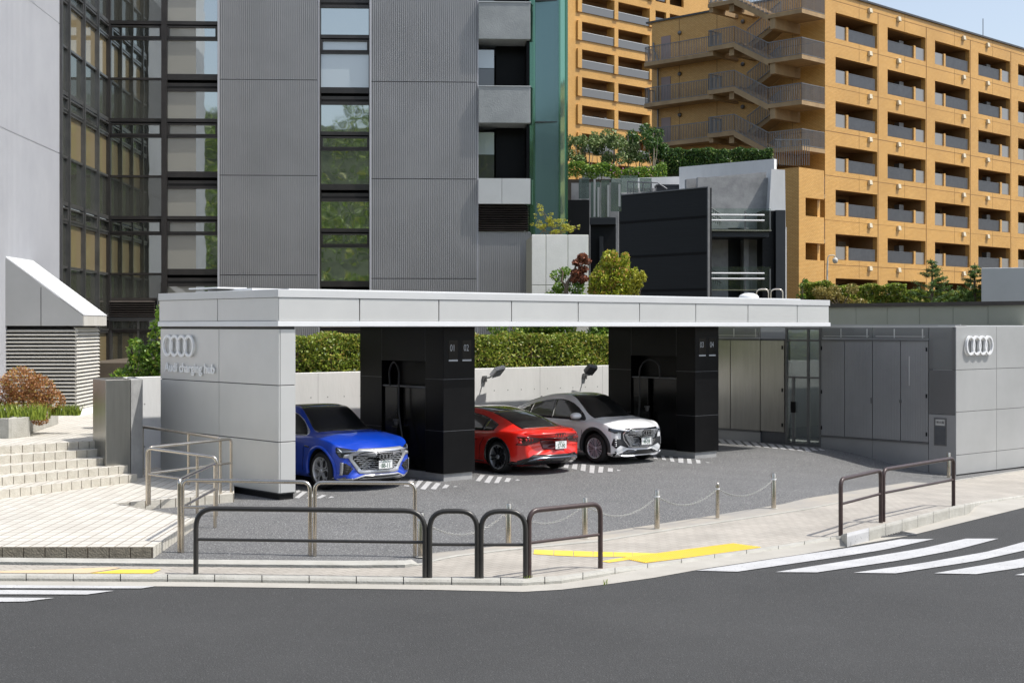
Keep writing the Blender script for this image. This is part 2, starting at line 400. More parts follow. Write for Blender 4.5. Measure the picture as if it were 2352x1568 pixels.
M['win']=glass_mat('dark window',(.012,.013,.014),.06)
M['cream']=mat('cream vent hood',(.62,.55,.40),.5)
M['blackclad']=mat('black slatted cladding',(.006,.007,.008),.5,col2=(.009,.010,.011),scale=1,spec=.3,bump=.4,bscale=2,stretch=(.2,.2,26))
M['blackclad2']=mat('anthracite panel',(.022,.026,.031),.5,col2=(.027,.031,.036),scale=1)
M['olive']=mat('grey green fibre panel',(.36,.37,.30),.6,col2=(.40,.41,.34),scale=.6)
M['soil']=mat('garden soil',(.07,.055,.04),.9,col2=(.10,.08,.055),scale=4)
M['bark']=mat('bark',(.11,.085,.06),.85,col2=(.18,.14,.10),scale=12,bump=.6,bscale=30)
M['bark_l']=mat('pale bark',(.26,.22,.17),.85,col2=(.36,.31,.25),scale=12,bump=.4,bscale=30)
M['lf_hedge']=leaf_mat('hedge leaves',(0.060,0.120,0.014),(0.38,0.47,0.062),(0.56,0.42,0.11))
M['lf_green']=leaf_mat('green leaves',(0.047,0.121,0.016),(0.230,0.392,0.047),(0.446,0.499,0.081))
M['lf_deep']=leaf_mat('deep green leaves',(0.022,0.061,0.016),(0.088,0.189,0.038),(0.270,0.351,0.081))
M['lf_grey']=leaf_mat('grey green leaves',(0.061,0.101,0.030),(0.216,0.311,0.095),(0.567,0.594,0.297))
M['lf_yellow']=leaf_mat('yellow green leaves',(0.149,0.230,0.020),(0.540,0.567,0.054),(0.675,0.297,0.135))
M['lf_yel']=leaf_mat('yellow new leaves',(0.30,0.30,0.03),(0.52,0.50,0.06))
M['lf_red']=leaf_mat('copper leaves',(0.101,0.038,0.024),(0.351,0.135,0.074))
M['lf_rust']=leaf_mat('rust brown leaves',(0.203,0.088,0.034),(0.621,0.311,0.128),(0.486,0.405,0.095))
M['lf_con']=leaf_mat('conifer needles',(0.046,0.098,0.023),(0.156,0.260,0.058))
M['lf_hill']=leaf_mat('hill leaves',(0.035,0.08,0.010),(0.22,0.33,0.035),(0.42,0.42,0.08))
M['alu_r']=mat('silver grey panel',(.40,.405,.40),.45,.3,col2=(.46,.465,.46),scale=.5,spec=.4)
M['gatep']=mat('charcoal gate sheet',(.34,.34,.34),.4,.4,col2=(.40,.40,.40),scale=.7)
M['perf']=mat('perforated sheet',(.4,.4,.4),.4)
M['perf']=glass_mat('perforated sheet',(.20,.20,.20),.02,rough=.3,see=.42)
M['flower']=leaf_mat('purple flowers',(0.405,0.081,0.405),(0.567,0.135,0.513))
# ------------------------------------------------------------------ ground, road, kerbs
LOW=-.055
def road():
    mb=MB(); xs=[-300,-120,-60,-40,-20,-10]+list(np.arange(-5,26,.5))+[30,60,120,300]; ys=[-300,-100,-40,-10,0,6,10,15,18]+list(np.arange(20,42,.5))+[45,60,100,300,700]
    mb.grid([[(x,y,hgt(x,y)+LOW) for x in xs] for y in ys][::-1])
    o=mb.build('road',M['road'],kind='structure'); return o
road()
BACK=[(-700,1288),(0,1296),(450,1301),(800,1304),(930,1303),(975,1296),(1010,1286),(1050,1278),(1164,1264),(1381,1243),(1561,1214),(1848,1171),(2020,1137),(2189,1105),(2352,1080),(2700,1036)]
FRONT=[(-700,1312),(0,1316),(445,1318),(975,1324),(1200,1326),(1290,1321),(1400,1304),(1500,1292),(1617,1275),(1800,1250),(1932,1227),(2060,1195),(2192,1161),(2240,1152),(2352,1136),(2700,1098)]
CURB=[(-700,1326),(0,1328),(445,1330),(975,1336),(1200,1341),(1290,1338),(1400,1321),(1500,1306),(1617,1287),(1800,1262),(1935,1241),(2060,1207),(2200,1174),(2241,1165),(2352,1146),(2700,1102)]
ROADE=[(-700,1340),(0,1343),(445,1346),(975,1353),(1200,1358),(1290,1353),(1400,1340),(1500,1326),(1617,1305),(1848,1271),(2086,1230),(2352,1165),(2700,1110)]
def coff(x):   # kerb top height above the paving: dropped at the crossing
    if x<1380: return .0
    if x<1480: return -.035*(x-1380)/100
    if x<1930: return -.035
    if x<1945: return -.035+.145*(x-1930)/15
    if x<2225: return .11
    if x<2245: return .11-.13*(x-2225)/20
    return -.02
def pave(x,y):   # height of the paving surface over the ground at a photo pixel
    yb,yf=yat(BACK,x),yat(FRONT,x); t=min(1,max(0,(y-yb)/(yf-yb))); return .012+(min(0,coff(x))-.006)*t
def strips():
    fr=resamp(FRONT,12); mb=MB(); rows=[]
    for x,y in fr:
        yb=yat(BACK,x); a=gd(x,yb,.012); c=gd(x,y+.5,min(0,coff(x))+.006)
        o0,o1=a.z-hgt(a.x,a.y),c.z-hgt(c.x,c.y); r=[]
        for k in range(15):
            p=a.lerp(c,k/14); r.append((p.x,p.y,hgt(p.x,p.y)+o0+(o1-o0)*k/14))
        rows.append(r)
    mb.grid([list(r) for r in rows][::-1],sm=True)
    mb.build('pavement',M['pavers'],kind='structure')
    # front kerb: individual stones
    s=0; x=-700; 
    xs=[x0 for x0,_ in fr]; mb=MB(); last=None
    top=[gd(x0,y0,coff(x0)+.014) for x0,y0 in fr]; edge=[]
    for (x0,y0),t in zip(fr,top):
        yc=yat(CURB,x0); g=gd(x0,yc-2,coff(x0)); d=(Vector((g.x-t.x,g.y-t.y,0))); 
        wd=min(.22,max(.13,d.length)); d=d.normalized() if d.length>0 else Vector((0,-1,0))
        edge.append(d*wd)
    acc=0; i0=0; stones=[]
    for i in range(1,len(top)):
        acc+=(top[i]-top[i-1]).length
        if acc>.58 or i==len(top)-1: stones.append((i0,i)); i0=i; acc=0
    for a,b in stones:
        idx=list(range(a,b+1)); ga=.006
        P=[top[i].copy() for i in idx]; E=[edge[i] for i in idx]
        dd=(P[-1]-P[0]).normalized(); P[0]+=dd*ga; P[-1]-=dd*ga
        vs=[];n=len(P)
        for p,e in zip(P,E):
            q=p+e; r=q-e.normalized()*.025; zb=hgt(q.x,q.y)+LOW-.02
            vs+=[(p.x,p.y,zb),(p.x,p.y,p.z),(r.x,r.y,p.z),(q.x,q.y,p.z-.028),(q.x,q.y,zb)]
        fs=[]
        for k in range(n-1):
            for j in range(4): fs.append((k*5+j,k*5+j+1,(k+1)*5+j+1,(k+1)*5+j))
        fs.append((4,3,2,1,0)); fs.append(tuple((n-1)*5+j for j in range(5)))
        xm=(fr[a][0]+fr[b][0])/2; mb.add(vs,fs,1 if 1930<xm<2000 else 0)
    mb.build('kerb',[M['curb'],M['paint']],kind='structure')
    # gutter
    mb=MB(); rows=[]
    for (x0,y0),t,e in zip(fr,top,edge):
        q=t+e; a=Vector((q.x-e.normalized().x*.05,q.y-e.normalized().y*.05,hgt(q.x,q.y)+LOW+.006))
        c=gd(x0,yat(ROADE,x0),LOW+.006)
        r=[]
        for k in range(7):
            p=a.lerp(c,k/6); r.append((p.x,p.y,hgt(p.x,p.y)+LOW+.006))
        rows.append(r)
    mb.grid([list(r) for r in rows][::-1]); mb.build('gutter',M['gutter'],kind='structure')
    # rear kerb line between pavement and lot
    mb=MB(); rows=[]
    bk=resamp(BACK,12)
    for i,(x0,y0) in enumerate(bk):
        big=x0<960
        h=.05 if big else .02; wd=.32 if big else .07
        p=gd(x0,y0,0); q=gd(x0,y0-9,0); d=Vector((q.x-p.x,q.y-p.y,0)).normalized()*wd; z=hgt(p.x,p.y)
        rows.append([(p.x,p.y,z-.01),(p.x,p.y,z+h-.01),(p.x+d.x*.15,p.y+d.y*.15,z+h),(p.x+d.x,p.y+d.y,z+h),(p.x+d.x,p.y+d.y,z-.01)])
    mb.grid(rows[::-1],sm=False); mb.build('edging',M['curb'],kind='structure')
    # lot
    mb=MB(); rows=[]
    for x0,y0 in bk:
        p=gd(x0,y0+1,0); r=[]
        for k in range(60):
            t=k*.35; x,y=p.x-uy*t,p.y+ux*t
            r.append((x,y,hgt(x,y)-.006))
        rows.append(r)
    mb.grid(rows[::-1]); mb.build('parking_lot',M['lot'],kind='structure')
    # sandy apron strip under the bollards
    AP=[(985,1272),(994,1269),(1128,1255),(1381,1222),(1617,1186.6),(1797,1157),(1848,1144.5),(2000,1120),(2092,1105.4),(2160,1112)]
    mb=MB(); rows=[]
    for x0,y0 in resamp(AP,10):
        a=gd(x0,y0,.006); c=gd(x0,yat(BACK,x0)-1,.006)
        r=[]
        for k in range(7):
            p=a.lerp(c,k/6); r.append((p.x,p.y,hgt(p.x,p.y)+.006))
        rows.append(r)
    mb.grid([list(r) for r in rows][::-1]); mb.build('concrete_apron',M['apron'],kind='structure')
strips()

def flat_poly(mb, pix, dz, sub=1):
    """a painted marking: quads given as pixel corners (a,b,c,d)"""
    P=[gd(x,y,dz if dz is not None else pave(x,y)+.006) for x,y in pix]
    a=(P[1]-P[0]).cross(P[2]-P[1])
    if a.z<0: P=P[::-1]
    mb.add(P,[tuple(range(len(P)))])
def band(mb, up, lo, dz, n=14):
    rows=[]
    for k in range(n+1):
        t=k/n; 
        def pt(pl):
            L=[0]
            for a,b in zip(pl,pl[1:]): L.append(L[-1]+math.hypot(b[0]-a[0],b[1]-a[1]))
            s=t*L[-1]
            for i in range(len(pl)-1):
                if s<=L[i+1]+1e-6:
                    f=(s-L[i])/(L[i+1]-L[i]); return (pl[i][0]+(pl[i+1][0]-pl[i][0])*f,pl[i][1]+(pl[i+1][1]-pl[i][1])*f)
            return pl[-1]
        u,l=pt(up),pt(lo); a=gd(*u,dz if dz is not None else pave(*u)+.007); c=gd(*l,dz if dz is not None else pave(*l)+.007); rows.append([list(a),list(a.lerp(c,.5)),list(c)])
    mb.grid(rows)
r4=lambda x,y:(1617+x/3.2,1061.7+y/3.2)     # zoomed region -> photo pixels
def crossing(name,label,bands,loc):
    mb=MB()
    for u,l in bands: band(mb,u,l,LOW+.011)
    return mb.build(name,M['paint'],kind='structure')
B=[([(-60,792),(740,672),(1100,620),(1445,562)],[(245,800),(1000,690),(1320,640),(1690,560)]),
   ([(525,803),(1100,712),(1600,630),(1925,558)],[(830,805),(1450,715),(1850,640),(2165,558)]),
   ([(1100,808),(1600,738),(2100,650),(2450,555),(2600,520)],[(1410,812),(2000,722),(2352,645),(2840,520)]),
   ([(1690,812),(2352,702),(2900,580)],[(2000,818),(2352,767),(3140,600)]),
   ([(2285,825),(2352,812),(3300,640)],[(2560,832),(2700,815),(3500,660)])]
crossing('crosswalk_markings','',[([r4(*p) for p in u],[r4(*p) for p in l]) for u,l in B],None)
crossing('crosswalk_markings','',[([(-600,1336),(0,1342.5),(357,1345)],[(-600,1342),(0,1349.5),(325,1350)]),
   ([(-600,1350),(0,1353.5),(262,1355.5)],[(-600,1362),(0,1363.5),(200,1364)]),
   ([(-600,1368),(0,1371),(125,1372)],[(-600,1382),(0,1381),(60,1380)])],None)
mb=MB()
z4=lambda x,y:((800+x/4.9)/1.22449,(1080+y/4.9)/1.22449)
z5=lambda x,y:((1280+x/3.7936)/1.22449,(1060+y/3.7936)/1.22449)
z2=lambda x,y:((1160+x/2.2615)/1.22449,(1280+y/2.2615)/1.22449)
for q in [[(135,1565),(200,1568),(315,1480),(250,1475)],[(165,1500),(225,1475),(200,1455),(160,1470)],[(300,1568),(345,1572),(470,1515),(400,1500)],[(440,1568),(500,1568),(580,1530),(520,1520)],[(600,1568),(690,1555),(640,1540)],
          [(1545,1385),(1600,1385),(1625,1365),(1580,1365)],[(1640,1400),(1710,1410),(1810,1305),(1740,1300)],[(1780,1422),(1820,1430),(1920,1320),(1850,1312)],[(1870,1440),(1940,1450),(2035,1345),(1965,1335)],[(2010,1440),(2085,1448),(2155,1365),(2090,1355)],[(2170,1432),(2235,1430),(2275,1390),(2215,1378)],[(2325,1415),(2392,1410),(2350,1400)]]:
    flat_poly(mb,[z4(*p) for p in q],.0)
for q in [[(218,1105),(265,1110),(320,1045),(270,1040)],[(310,1120),(365,1130),(412,1055),(362,1050)],[(415,1128),(465,1128),(503,1065),(455,1060)],[(525,1115),(575,1118),(598,1078),(550,1072)],[(638,1103),(695,1100),(665,1088)],
          [(1155,965),(1205,970),(1215,925),(1170,930)],[(1243,975),(1298,985),(1308,925),(1258,922)],[(1338,995),(1390,1003),(1398,930),(1348,928)],[(1432,1018),(1482,1025),(1492,942),(1440,938)],[(1525,1015),(1575,1018),(1585,955),(1535,952)],[(1627,1005),(1683,1008),(1683,972),(1633,968)],[(1728,1000),(1773,995),(1730,985)],
          [(2105,825),(2140,828),(2162,875),(2120,870)],[(2195,830),(2230,835),(2252,885),(2210,880)],[(2280,840),(2320,845),(2342,902),(2300,898)]]:
    flat_poly(mb,[z5(*p) for p in q],.0)
for q in [[(1690,10),(1722,14),(1724,48),(1692,45)],[(1745,20),(1772,22),(1778,52),(1750,50)],[(1800,25),(1830,30),(1833,50),(1808,50)],[(1862,40),(1893,45),(1880,47)]]:
    flat_poly(mb,[z2(*p) for p in q],.0)
for i in range(13):
    x0=95+62*i; y0=922+6.0*i; f=1 if i<11 else (.6 if i==11 else .4)
    flat_poly(mb,[(1617+p/3.2,(880+q/2.6133)/1.22449) for p,q in [(x0,y0),(x0+40*f,y0+4*f),(x0+(40+38*f),y0+38*f),(x0+38*f,y0+34*f)]],.0)
mb.build('bay_hatching',M['paint'],kind='structure')
mb=MB()
for q in [[(205,1315.5),(350,1315.8),(370,1306.5),(275,1307)]]: flat_poly(mb,q,None)
for q in [[z2(775,598),z2(898,602),z2(895,634),z2(770,626)],[z2(903,602),z2(1022,606),z2(1022,640),z2(900,634)],[z2(1027,606),z2(1147,610),z2(1147,643),z2(1027,640)],[z2(1152,610),z2(1275,614),z2(1278,643),z2(1149,643)],[z2(1280,614),z2(1398,617),z2(1400,642),z2(1280,643)],[z2(1402,617),z2(1560,621),z2(1520,640),z2(1402,642)],
          [z2(1200,672),z2(1380,640),z2(1420,655),z2(1250,680)]]: flat_poly(mb,q,None)
yel=([z2(1330,652),z2(1560,622),z2(1760,596),z2(2040,560)],[z2(1480,682),z2(1700,655),z2(1900,628),z2(2220,584)])
band(mb,yel[0],yel[1],None,30)
# raised domes of the tactile plates
YR=mb.v[-31*3:]
for i in range(70):
    for j in range(11):
        s=(i+.5)/70*30; t=(j+.5)/11; q0=int(s); f=s-q0; a_,b_=[Vector(YR[(q0+d)*3]).lerp(Vector(YR[(q0+d)*3+2]),t) for d in (0,1)]; p=a_.lerp(b_,f); z=p.z-.001
        r=.02; mb.add([(p.x+r*math.cos(a),p.y+r*math.sin(a),z) for a in (0,1.57,3.14,4.71)]+[(p.x+r*.5*math.cos(a),p.y+r*.5*math.sin(a),z+.012) for a in (0,1.57,3.14,4.71)],[(0,1,5,4),(1,2,6,5),(2,3,7,6),(3,0,4,7),(4,5,6,7)])
mb.build('tactile_paving',M['yellow'],kind='structure')
mb=MB()
for q in [[(0,1310),(110,1307.5),(260,1301.5),(278,1303),(200,1315.5),(0,1314.5)]]: flat_poly(mb,q,None)
mb.build('faded_tactile_paving',M['yellow_old'],kind='structure')
# drain grate by the raised kerb
c=gd(2043,1228,LOW); 
mb=MB(); t=Vector((.93,.37,0)).normalized(); n=Vector((-t.y,t.x,0))
for k in range(9): 
    p=c+t*(-.32+k*.08); mb.bar(p-n*.2,p+n*.2,.02,.02)
for sgn in (-1,1): mb.bar(c-t*.36+n*.2*sgn,c+t*.36+n*.2*sgn,.03,.022); mb.bar(c+t*.36*sgn-n*.2,c+t*.36*sgn+n*.2,.03,.022)
for v in range(len(mb.v)): mb.v[v]=(mb.v[v][0]-c.x,mb.v[v][1]-c.y,mb.v[v][2]-c.z+.012)
mb.build('drain_grate',M['slat'],loc=c,label='steel drain grate in the gutter beside the raised white kerb stone',cat='drain grate')

# ------------------------------------------------------------------ tiled terrace and steps
mb=MB()
ter=[(-30,20.45),(-5.06,20.45),(-5.14,23.5),(-6.98,25.5),(-5.17,26.95),(-5.46,28.45),(-8.5,33),(-30,33)]
mb.prism(ter,-.1,.148)
mb.build('tiled_terrace',[M['white_tile']],kind='structure')
mb=MB()  # edge tiles
def edge(mb,a,b,z0,z1,th=.02,w=.30):
    a=Vector((*a,0));b=Vector((*b,0));L=(b-a).length;n=max(1,round(L/w));d=(b-a)/n;o=Vector((d.y,-d.x,0)).normalized()
    for k in range(n):
        p=a+d*k+d.normalized()*.008; q=a+d*(k+1)-d.normalized()*.008
        mb.extr([(p.x,p.y,z0),(q.x,q.y,z0),(q.x,q.y,z1),(p.x,p.y,z1)],o*th)
    mb.extr([(a.x,a.y,z0),(b.x,b.y,z0),(b.x,b.y,z1-.002),(a.x,a.y,z1-.002)],o*th*.6,1)
mf=MB(); edge(mf,(-30,20.45),(-5.06,20.45),-.1,.152); mf.build('front_edge_tiles',[M['front_tile'],M['grout']],kind='structure'); edge(mb,(-5.06,20.43),(-5.14,23.5),-.1,.152,w=.2); edge(mb,(-5.14,23.5),(-6.98,25.5),-.05,.155,w=.2); edge(mb,(-6.98,25.5),(-5.17,26.95),-.05,.152,w=.3); edge(mb,(-5.17,26.95),(-5.46,28.45),-.05,.152,w=.3)
mb.build('terrace_edge_tiles',[M['step_tile'],M['grout']],kind='structure')
lines=[((-9.22,26.2),(-7.5,29.05)),((-9.55,26.9),(-7.75,29.3)),((-9.70,27.55),(-8.02,29.58)),((-9.95,27.95),(-8.3,29.8)),((-10.1,28.4),(-8.5,29.95))]
st=MB(); se=MB()
for k,(a,b) in enumerate(lines):
    a=Vector(a);b=Vector(b);d=(b-a).normalized(); a2=a-d*9; o=Vector((-d.y,d.x))
    z=.15+.15*(k+1)
    st.prism([tuple(a2),tuple(b),tuple(b+o*1.2),tuple(a2+o*1.2)],.1,z-.002+.0*k)
    edge(se,tuple(a2),tuple(b),z-.15,z,th=.025,w=.24)
    edge(se,tuple(b),tuple(b+o*.45),z-.15,z,th=.012,w=.24)
st.build('entrance_steps',M['white_tile'],kind='structure'); se.build('step_edge_tiles',[M['step_tile'],M['grout']],kind='structure')
mb=MB(); a=Vector((-10.1,28.4));b=Vector((-8.5,29.95));d=(b-a).normalized();o=Vector((-d.y,d.x)); a2=a-d*9
mb.prism([tuple(a2+o*.1),tuple(b+o*.1),(-8.3,31.5),(-9.5,34),(-9.5,52),(-60,52),(-60,20)],.2,.901)
mb.build('upper_terrace',M['white_tile'],kind='structure')

# ------------------------------------------------------------------ charging canopy (frame: x along the front, y to the back)
can=empty('charging_canopy',(KX,KY,0),A,'silver flat roof canopy on a clad end wall over the charging bays','canopy')
UE=16.95; VB=4.62
mb=MB(); mb.box(.02,.02,3.27,UE-.02,VB-.02,3.84); mb.build('roof_core',M['alu_line'],can)
mb=MB()
mb.box(-.06,-.06,3.245,UE+.02,VB,3.345); mb.build('lower_band',M['white_metal'],can,bevel=.006)
mb=MB(); mb.box(-.05,-.05,3.79,UE+.01,VB,3.935); mb.box(.6,.6,3.935,UE-.4,VB-.4,3.975); mb.build('coping',M['cap'],can,bevel=.006)
mb=MB(); mb.box(1.0,2.6,3.97,16.9,4.4,4.03); mb.box(-.3+.9,3.3,4.03,1.3,4.5,4.06)
mb.build('roof_deck',M['white_metal'],can)
mb=MB(); mb.box(.4,.05,3.238,UE-.05,VB-.05,3.2455); mb.build('soffit',M['soffit'],can)
us=[.0]+[2.02+k*2.13 for k in range(8)]
xs=[637,824,1006,1173,1326,1467,1596,1716,1829,1903]
def s_of(px,ang_dir,P,Y):  # distance along a wall whose picture passes px
    r=(px-CX)/FD; return (r*Y-P)/(ang_dir[0]-r*ang_dir[1])
ss=[s_of(x,(ux,uy),KX,KY) for x in xs]
ss[0]=-.03; ss[-1]=UE-.01
for a,b in zip(ss,ss[1:]):
    mb=MB(); mb.box(a+.012,-.03,3.352,b-.012,.01,3.783); mb.build('fascia_panel',M['alu'],can,bevel=.004)
for a,b in ((-.03,2.2),(2.2,VB)):
    mb=MB(); mb.box(-.03,a+.012,3.352,.01,b-.012,3.783); mb.build('fascia_panel',M['alu'],can,bevel=.004)
# end wall
mb=MB(); mb.box(.02,.02,.1,.355,VB-.03,3.243); mb.build('wall_core',M['alu_line'],can)
mb=MB(); mb.box(.04,.05,-.05,.35,VB-.05,.115); mb.build('wall_plinth',M['dark_joint'],can)
zz=[.12,1.08,2.14,3.20]
for z0,z1 in zip(zz,zz[1:]):
    for a,b in ((0.0,2.2),(2.2,VB)):
        mb=MB(); mb.box(0,a+.008,z0+.008,.03,b-.008,z1-.008); mb.build('wall_panel',M['alu'],can,bevel=.004)
    mb=MB(); mb.box(.034,0,z0+.008,.365,.03,z1-.008); mb.build('wall_panel',M['alu'],can,bevel=.004)
    mb=MB(); mb.box(.345,.034,z0+.008,.37,VB,z1-.008); mb.build('wall_panel',M['alu'],can,bevel=.004)
# logos and lettering (raised, stand on the wall)
def rings(mb,cx,cz,r,t,dep,y=0.0,gap=1.46,n=36,prof=None):
    """four linked rings in the x-z plane facing -y"""
    for k in range(4):
        c=cx+(k-1.5)*r*gap
        vs=[]
        for i in range(n):
            a=2*math.pi*i/n; ca,sa=math.cos(a),math.sin(a)
            for rr,yy in ((r,y),(r,y-dep),(r-t,y-dep),(r-t,y)): vs.append((c+rr*ca,yy-(.0006*k),cz+rr*sa))
        fs=[(i*4+j,i*4+(j+1)%4,((i+1)%n)*4+(j+1)%4,((i+1)%n)*4+j) for i in range(n) for j in range(4)]
        mb.add(vs,fs)
# left face frame: local x' = -v (left to right as seen), facing -u
Ml=Matrix.Translation((0,0,0))@Matrix(((0,-1,0,0),(-1,0,0,0),(0,0,1,0),(0,0,0,1)))
def left_face(px,z):   # v of a pixel column on the end wall
    r=(px-CX)/FD; return (r*KY-KX)/(-uy-r*ux)
vL,vR=left_face(379,0),left_face(450,0)
mb=MB(); rr=.225; rings(mb,0,0,rr,.055,.035)
me_s=(vL-vR)/(2*rr+3*rr*1.46)
for i,p in enumerate(mb.v): mb.v[i]=(-.03+p[1]-.0, (vL+vR)/2-p[0]*me_s, 2.845+p[2])
mb.f=[f[::-1] for f in mb.f]
mb.build('four_ring_emblem',M['emblem'],can)
tm=text_mesh('Audi charging hub',.27,.03,bevel=.006); xs_=[v.co.x for v in tm.vertices]; tw=max(xs_)-min(xs_); tx=min(xs_)
v0,v1=left_face(381,0),left_face(496,0); sc=(v0-v1)/tw
tm.transform(Matrix(((0,0,-.25,-.03),(-sc,0,0,v0+tx*sc),(0,sc*.93,0,2.31),(0,0,0,1))))
tm.materials.clear(); tm.materials.append(M['emblem']); link('lettering',tm,can)
# roof bits
c=UV(14.9,1.0); mb=MB(); mb.lathe([(.26,0),(.26,.04),(.22,.09),(.12,.13),(0,.14)],n=20); mb.build('roof_vent',M['white_metal'],loc=(c[0],c[1],3.975),label='small white domed vent on the canopy roof',cat='roof vent')
c=UV(15.9,1.2); mb=MB()
for dx in (-.12,.26): mb.tube(fillet([(dx-.16,0,0),(dx-.16,0,.26),(dx+.16,0,.26),(dx+.16,0,0)],.2,6),.016,8)
mb.build('ladder_hoops',M['steel'],loc=(c[0],c[1],3.975),label='pair of curved steel ladder hoops on the canopy roof',cat='ladder rail')

# ------------------------------------------------------------------ charging pillars
def pillar(u0,u1,label,n1,n2,hose):
    v0=.55; L=3.0
    root=empty('charging_pillar',(*UV(u0,v0),0),A,label,'charging pillar','charging pillars under the canopy')
    W=u1-u0
    F=.62; RB=2.18      # front block depth, start of rear block
    mb=MB(); mb.box(.04,.04,-.05,W-.04,L-.04,.15); mb.build('plinth',M['conc_grey'],root)
    mb=MB()
    mb.box(0,0,.15,W,F,3.24); mb.box(0,RB,.15,W,L,3.24); mb.box(.001,F,2.5,W-.001,RB,3.24)
    mb.box(.32,F,.15,W-.32,RB,2.5); mb.build('body',M['black'],root,bevel=.005)
    mb=MB()
    for x0,x1 in ((.05,.32),(W-.32,W-.05)):
        mb.box(x0,F+.02,.17,x1,F+.84,1.93); mb.box(x0,F+1.0,.17,x1,RB-.02,1.93)
    mb.build('charger_cabinet',M['black_gloss'],root,bevel=.01)
    mb=MB(); 
    for x0,x1 in ((.02,.32),(W-.32,W-.02)): mb.box(x0,F+.005,1.93,x1,RB-.005,1.965)
    mb.build('counter',M['slat'],root,bevel=.004)
    mb=MB()   # panel joints standing 1.5 mm proud
    for z in (1.04,2.13):
        mb.box(-.0015,-.0015,z,W+.0015,F,z+.008); mb.box(-.0015,RB,z,.01,L,z+.008)
    mb.box(-.0015,F+.0,2.5,.0,F+.006,3.2); mb.box(-.0015,RB-.006,2.5,0,RB,3.2)
    mb.build('joint',M['slat'],root)
    mb=MB()
    for x0,t in ((.137,n1),(.51,n2)):
        mb=MB(); mb.box(x0,-.0035,2.48,x0+.247,-.0005,2.95); mb.build('number_plate',M['black_gloss'],root)
        put_text('number',t,.2,.002,M['num'],root,Matrix.Translation((x0+.033,-.007,2.726))@Matrix.Rotation(R(90),4,'X')@Matrix.Diagonal((.72,1,1,1)))
        mb=MB(); mb.box(x0,-.008,2.51,x0+.247,-.0035,2.545); mb.build('number_bar',M['num'],root)
    # hose, post and plug on the left side
    x=-.03; y=F+.93
    mb=MB()
    if hose: pts=[(x,y+.28,1.95),(x-.01,y+.28,2.3),(x-.02,y+.1,2.47),(x-.05,y-.1,2.3),(x-.08,y-.14,1.95),(x-.09,y-.16,1.4),(x-.12,y-.32,.85),(x-.16,y-.45,.45),(x-.18,y-.42,.22),(x-.16,y-.3,.2),(x-.12,y-.1,.35)]
    else: pts=[(x,y-.4,1.95),(x-.01,y-.38,2.25),(x-.02,y-.2,2.38),(x-.05,y+.02,2.38),(x-.08,y+.2,2.2),(x-.09,y+.22,1.9),(x-.1,y+.2,1.3),(x-.14,y+.25,.6),(x-.16,y+.3,.4)]
    from mathutils.geometry import interpolate_bezier
    P=[Vector(p) for p in pts]; out=[]
    for i in range(len(P)-1):
        p0=P[max(0,i-1)];p1=P[i];p2=P[i+1];p3=P[min(len(P)-1,i+2)]
        for k in range(6):
            t=k/6; out.append(.5*((2*p1)+(p2-p0)*t+(2*p0-5*p1+4*p2-p3)*t*t+(3*p1-p0-3*p2+p3)*t**3))
    out.append(P[-1]); mb.tube(out,.022,8); mb.build('charging_hose',M['rubber'],root)
    mb=MB(); mb.box(x-.03,y-.03,1.25,x+.02,y+.01,1.93); mb.box(x-.10,y-.10,.62,x,y+.09,1.08); mb.build('plug_holster',M['black_gloss'],root,bevel=.012)
    mb=MB(); mb.lathe([(.028,0),(.05,.04),(.05,.09),(.07,.10),(.07,.13)],c=(x-.05,y-.01,1.1)); mb.build('charging_plug',M['slat_l'],root)
    mb=MB(); mb.box(x-.101,y-.03,.69,x-.104,y-.015,.70); mb.build('status_light',M['led'],root)
    return root
M['num']=mat('grey white lettering',(.42,.44,.46),.5)
M['rubber']=mat('black rubber hose',(.02,.02,.022),.45)
M['led']=mat('green lamp',(.1,.5,.15),.4)
M['led'].node_tree.nodes['Principled BSDF'].inputs['Emission Color'].default_value=(.1,.9,.3,1); M['led'].node_tree.nodes['Principled BSDF'].inputs['Emission Strength'].default_value=.8
pillar(4.38,5.24,'black charging pillar numbered 01 and 02 between the blue car and the red car','01','02',True)
pillar(12.3,13.18,'black charging pillar numbered 03 and 04 to the right of the white car','03','04',False)

# ------------------------------------------------------------------ rear concrete wall, hedge soil
rw=empty('concrete_wall',(*UV(-.5,5.87),0),A,'white fair faced concrete retaining wall below the clipped hedge','wall')
mb=MB(); mb.box(0,0,-.1,17.5,.22,2.14); mb.build('wall_body',M['conc'],rw,bevel=.01)
mb=MB()
for k in range(0,7): mb.box(k*2.4+.5,-.0015,-.1,k*2.4+.508,.001,2.13)
for k in range(35):
    for z in (.62,1.55): mb.lathe([(.018,0),(.018,.002)],c=(.3+k*.48,0,z),axis=(0,-1,0),n=10,sm=False)
mb.build('joint_and_tie_holes',M['conc_grey'],rw)
mb=MB(); q=[UV(.3,5.95),UV(17.0,5.95),UV(17.0,60),(-2.0,60),(-7.7,40)]
mb.prism(q,.1,2.05); mb.build('planting_bed',M['soil'],kind='structure')
mb=MB(); mb.prism([(-12.5,41.5),(30,46),(60,52),(140,120),(140,260),(-20,260)],.0,2.2); mb.build('rear_ground',M['soil'],kind='structure')
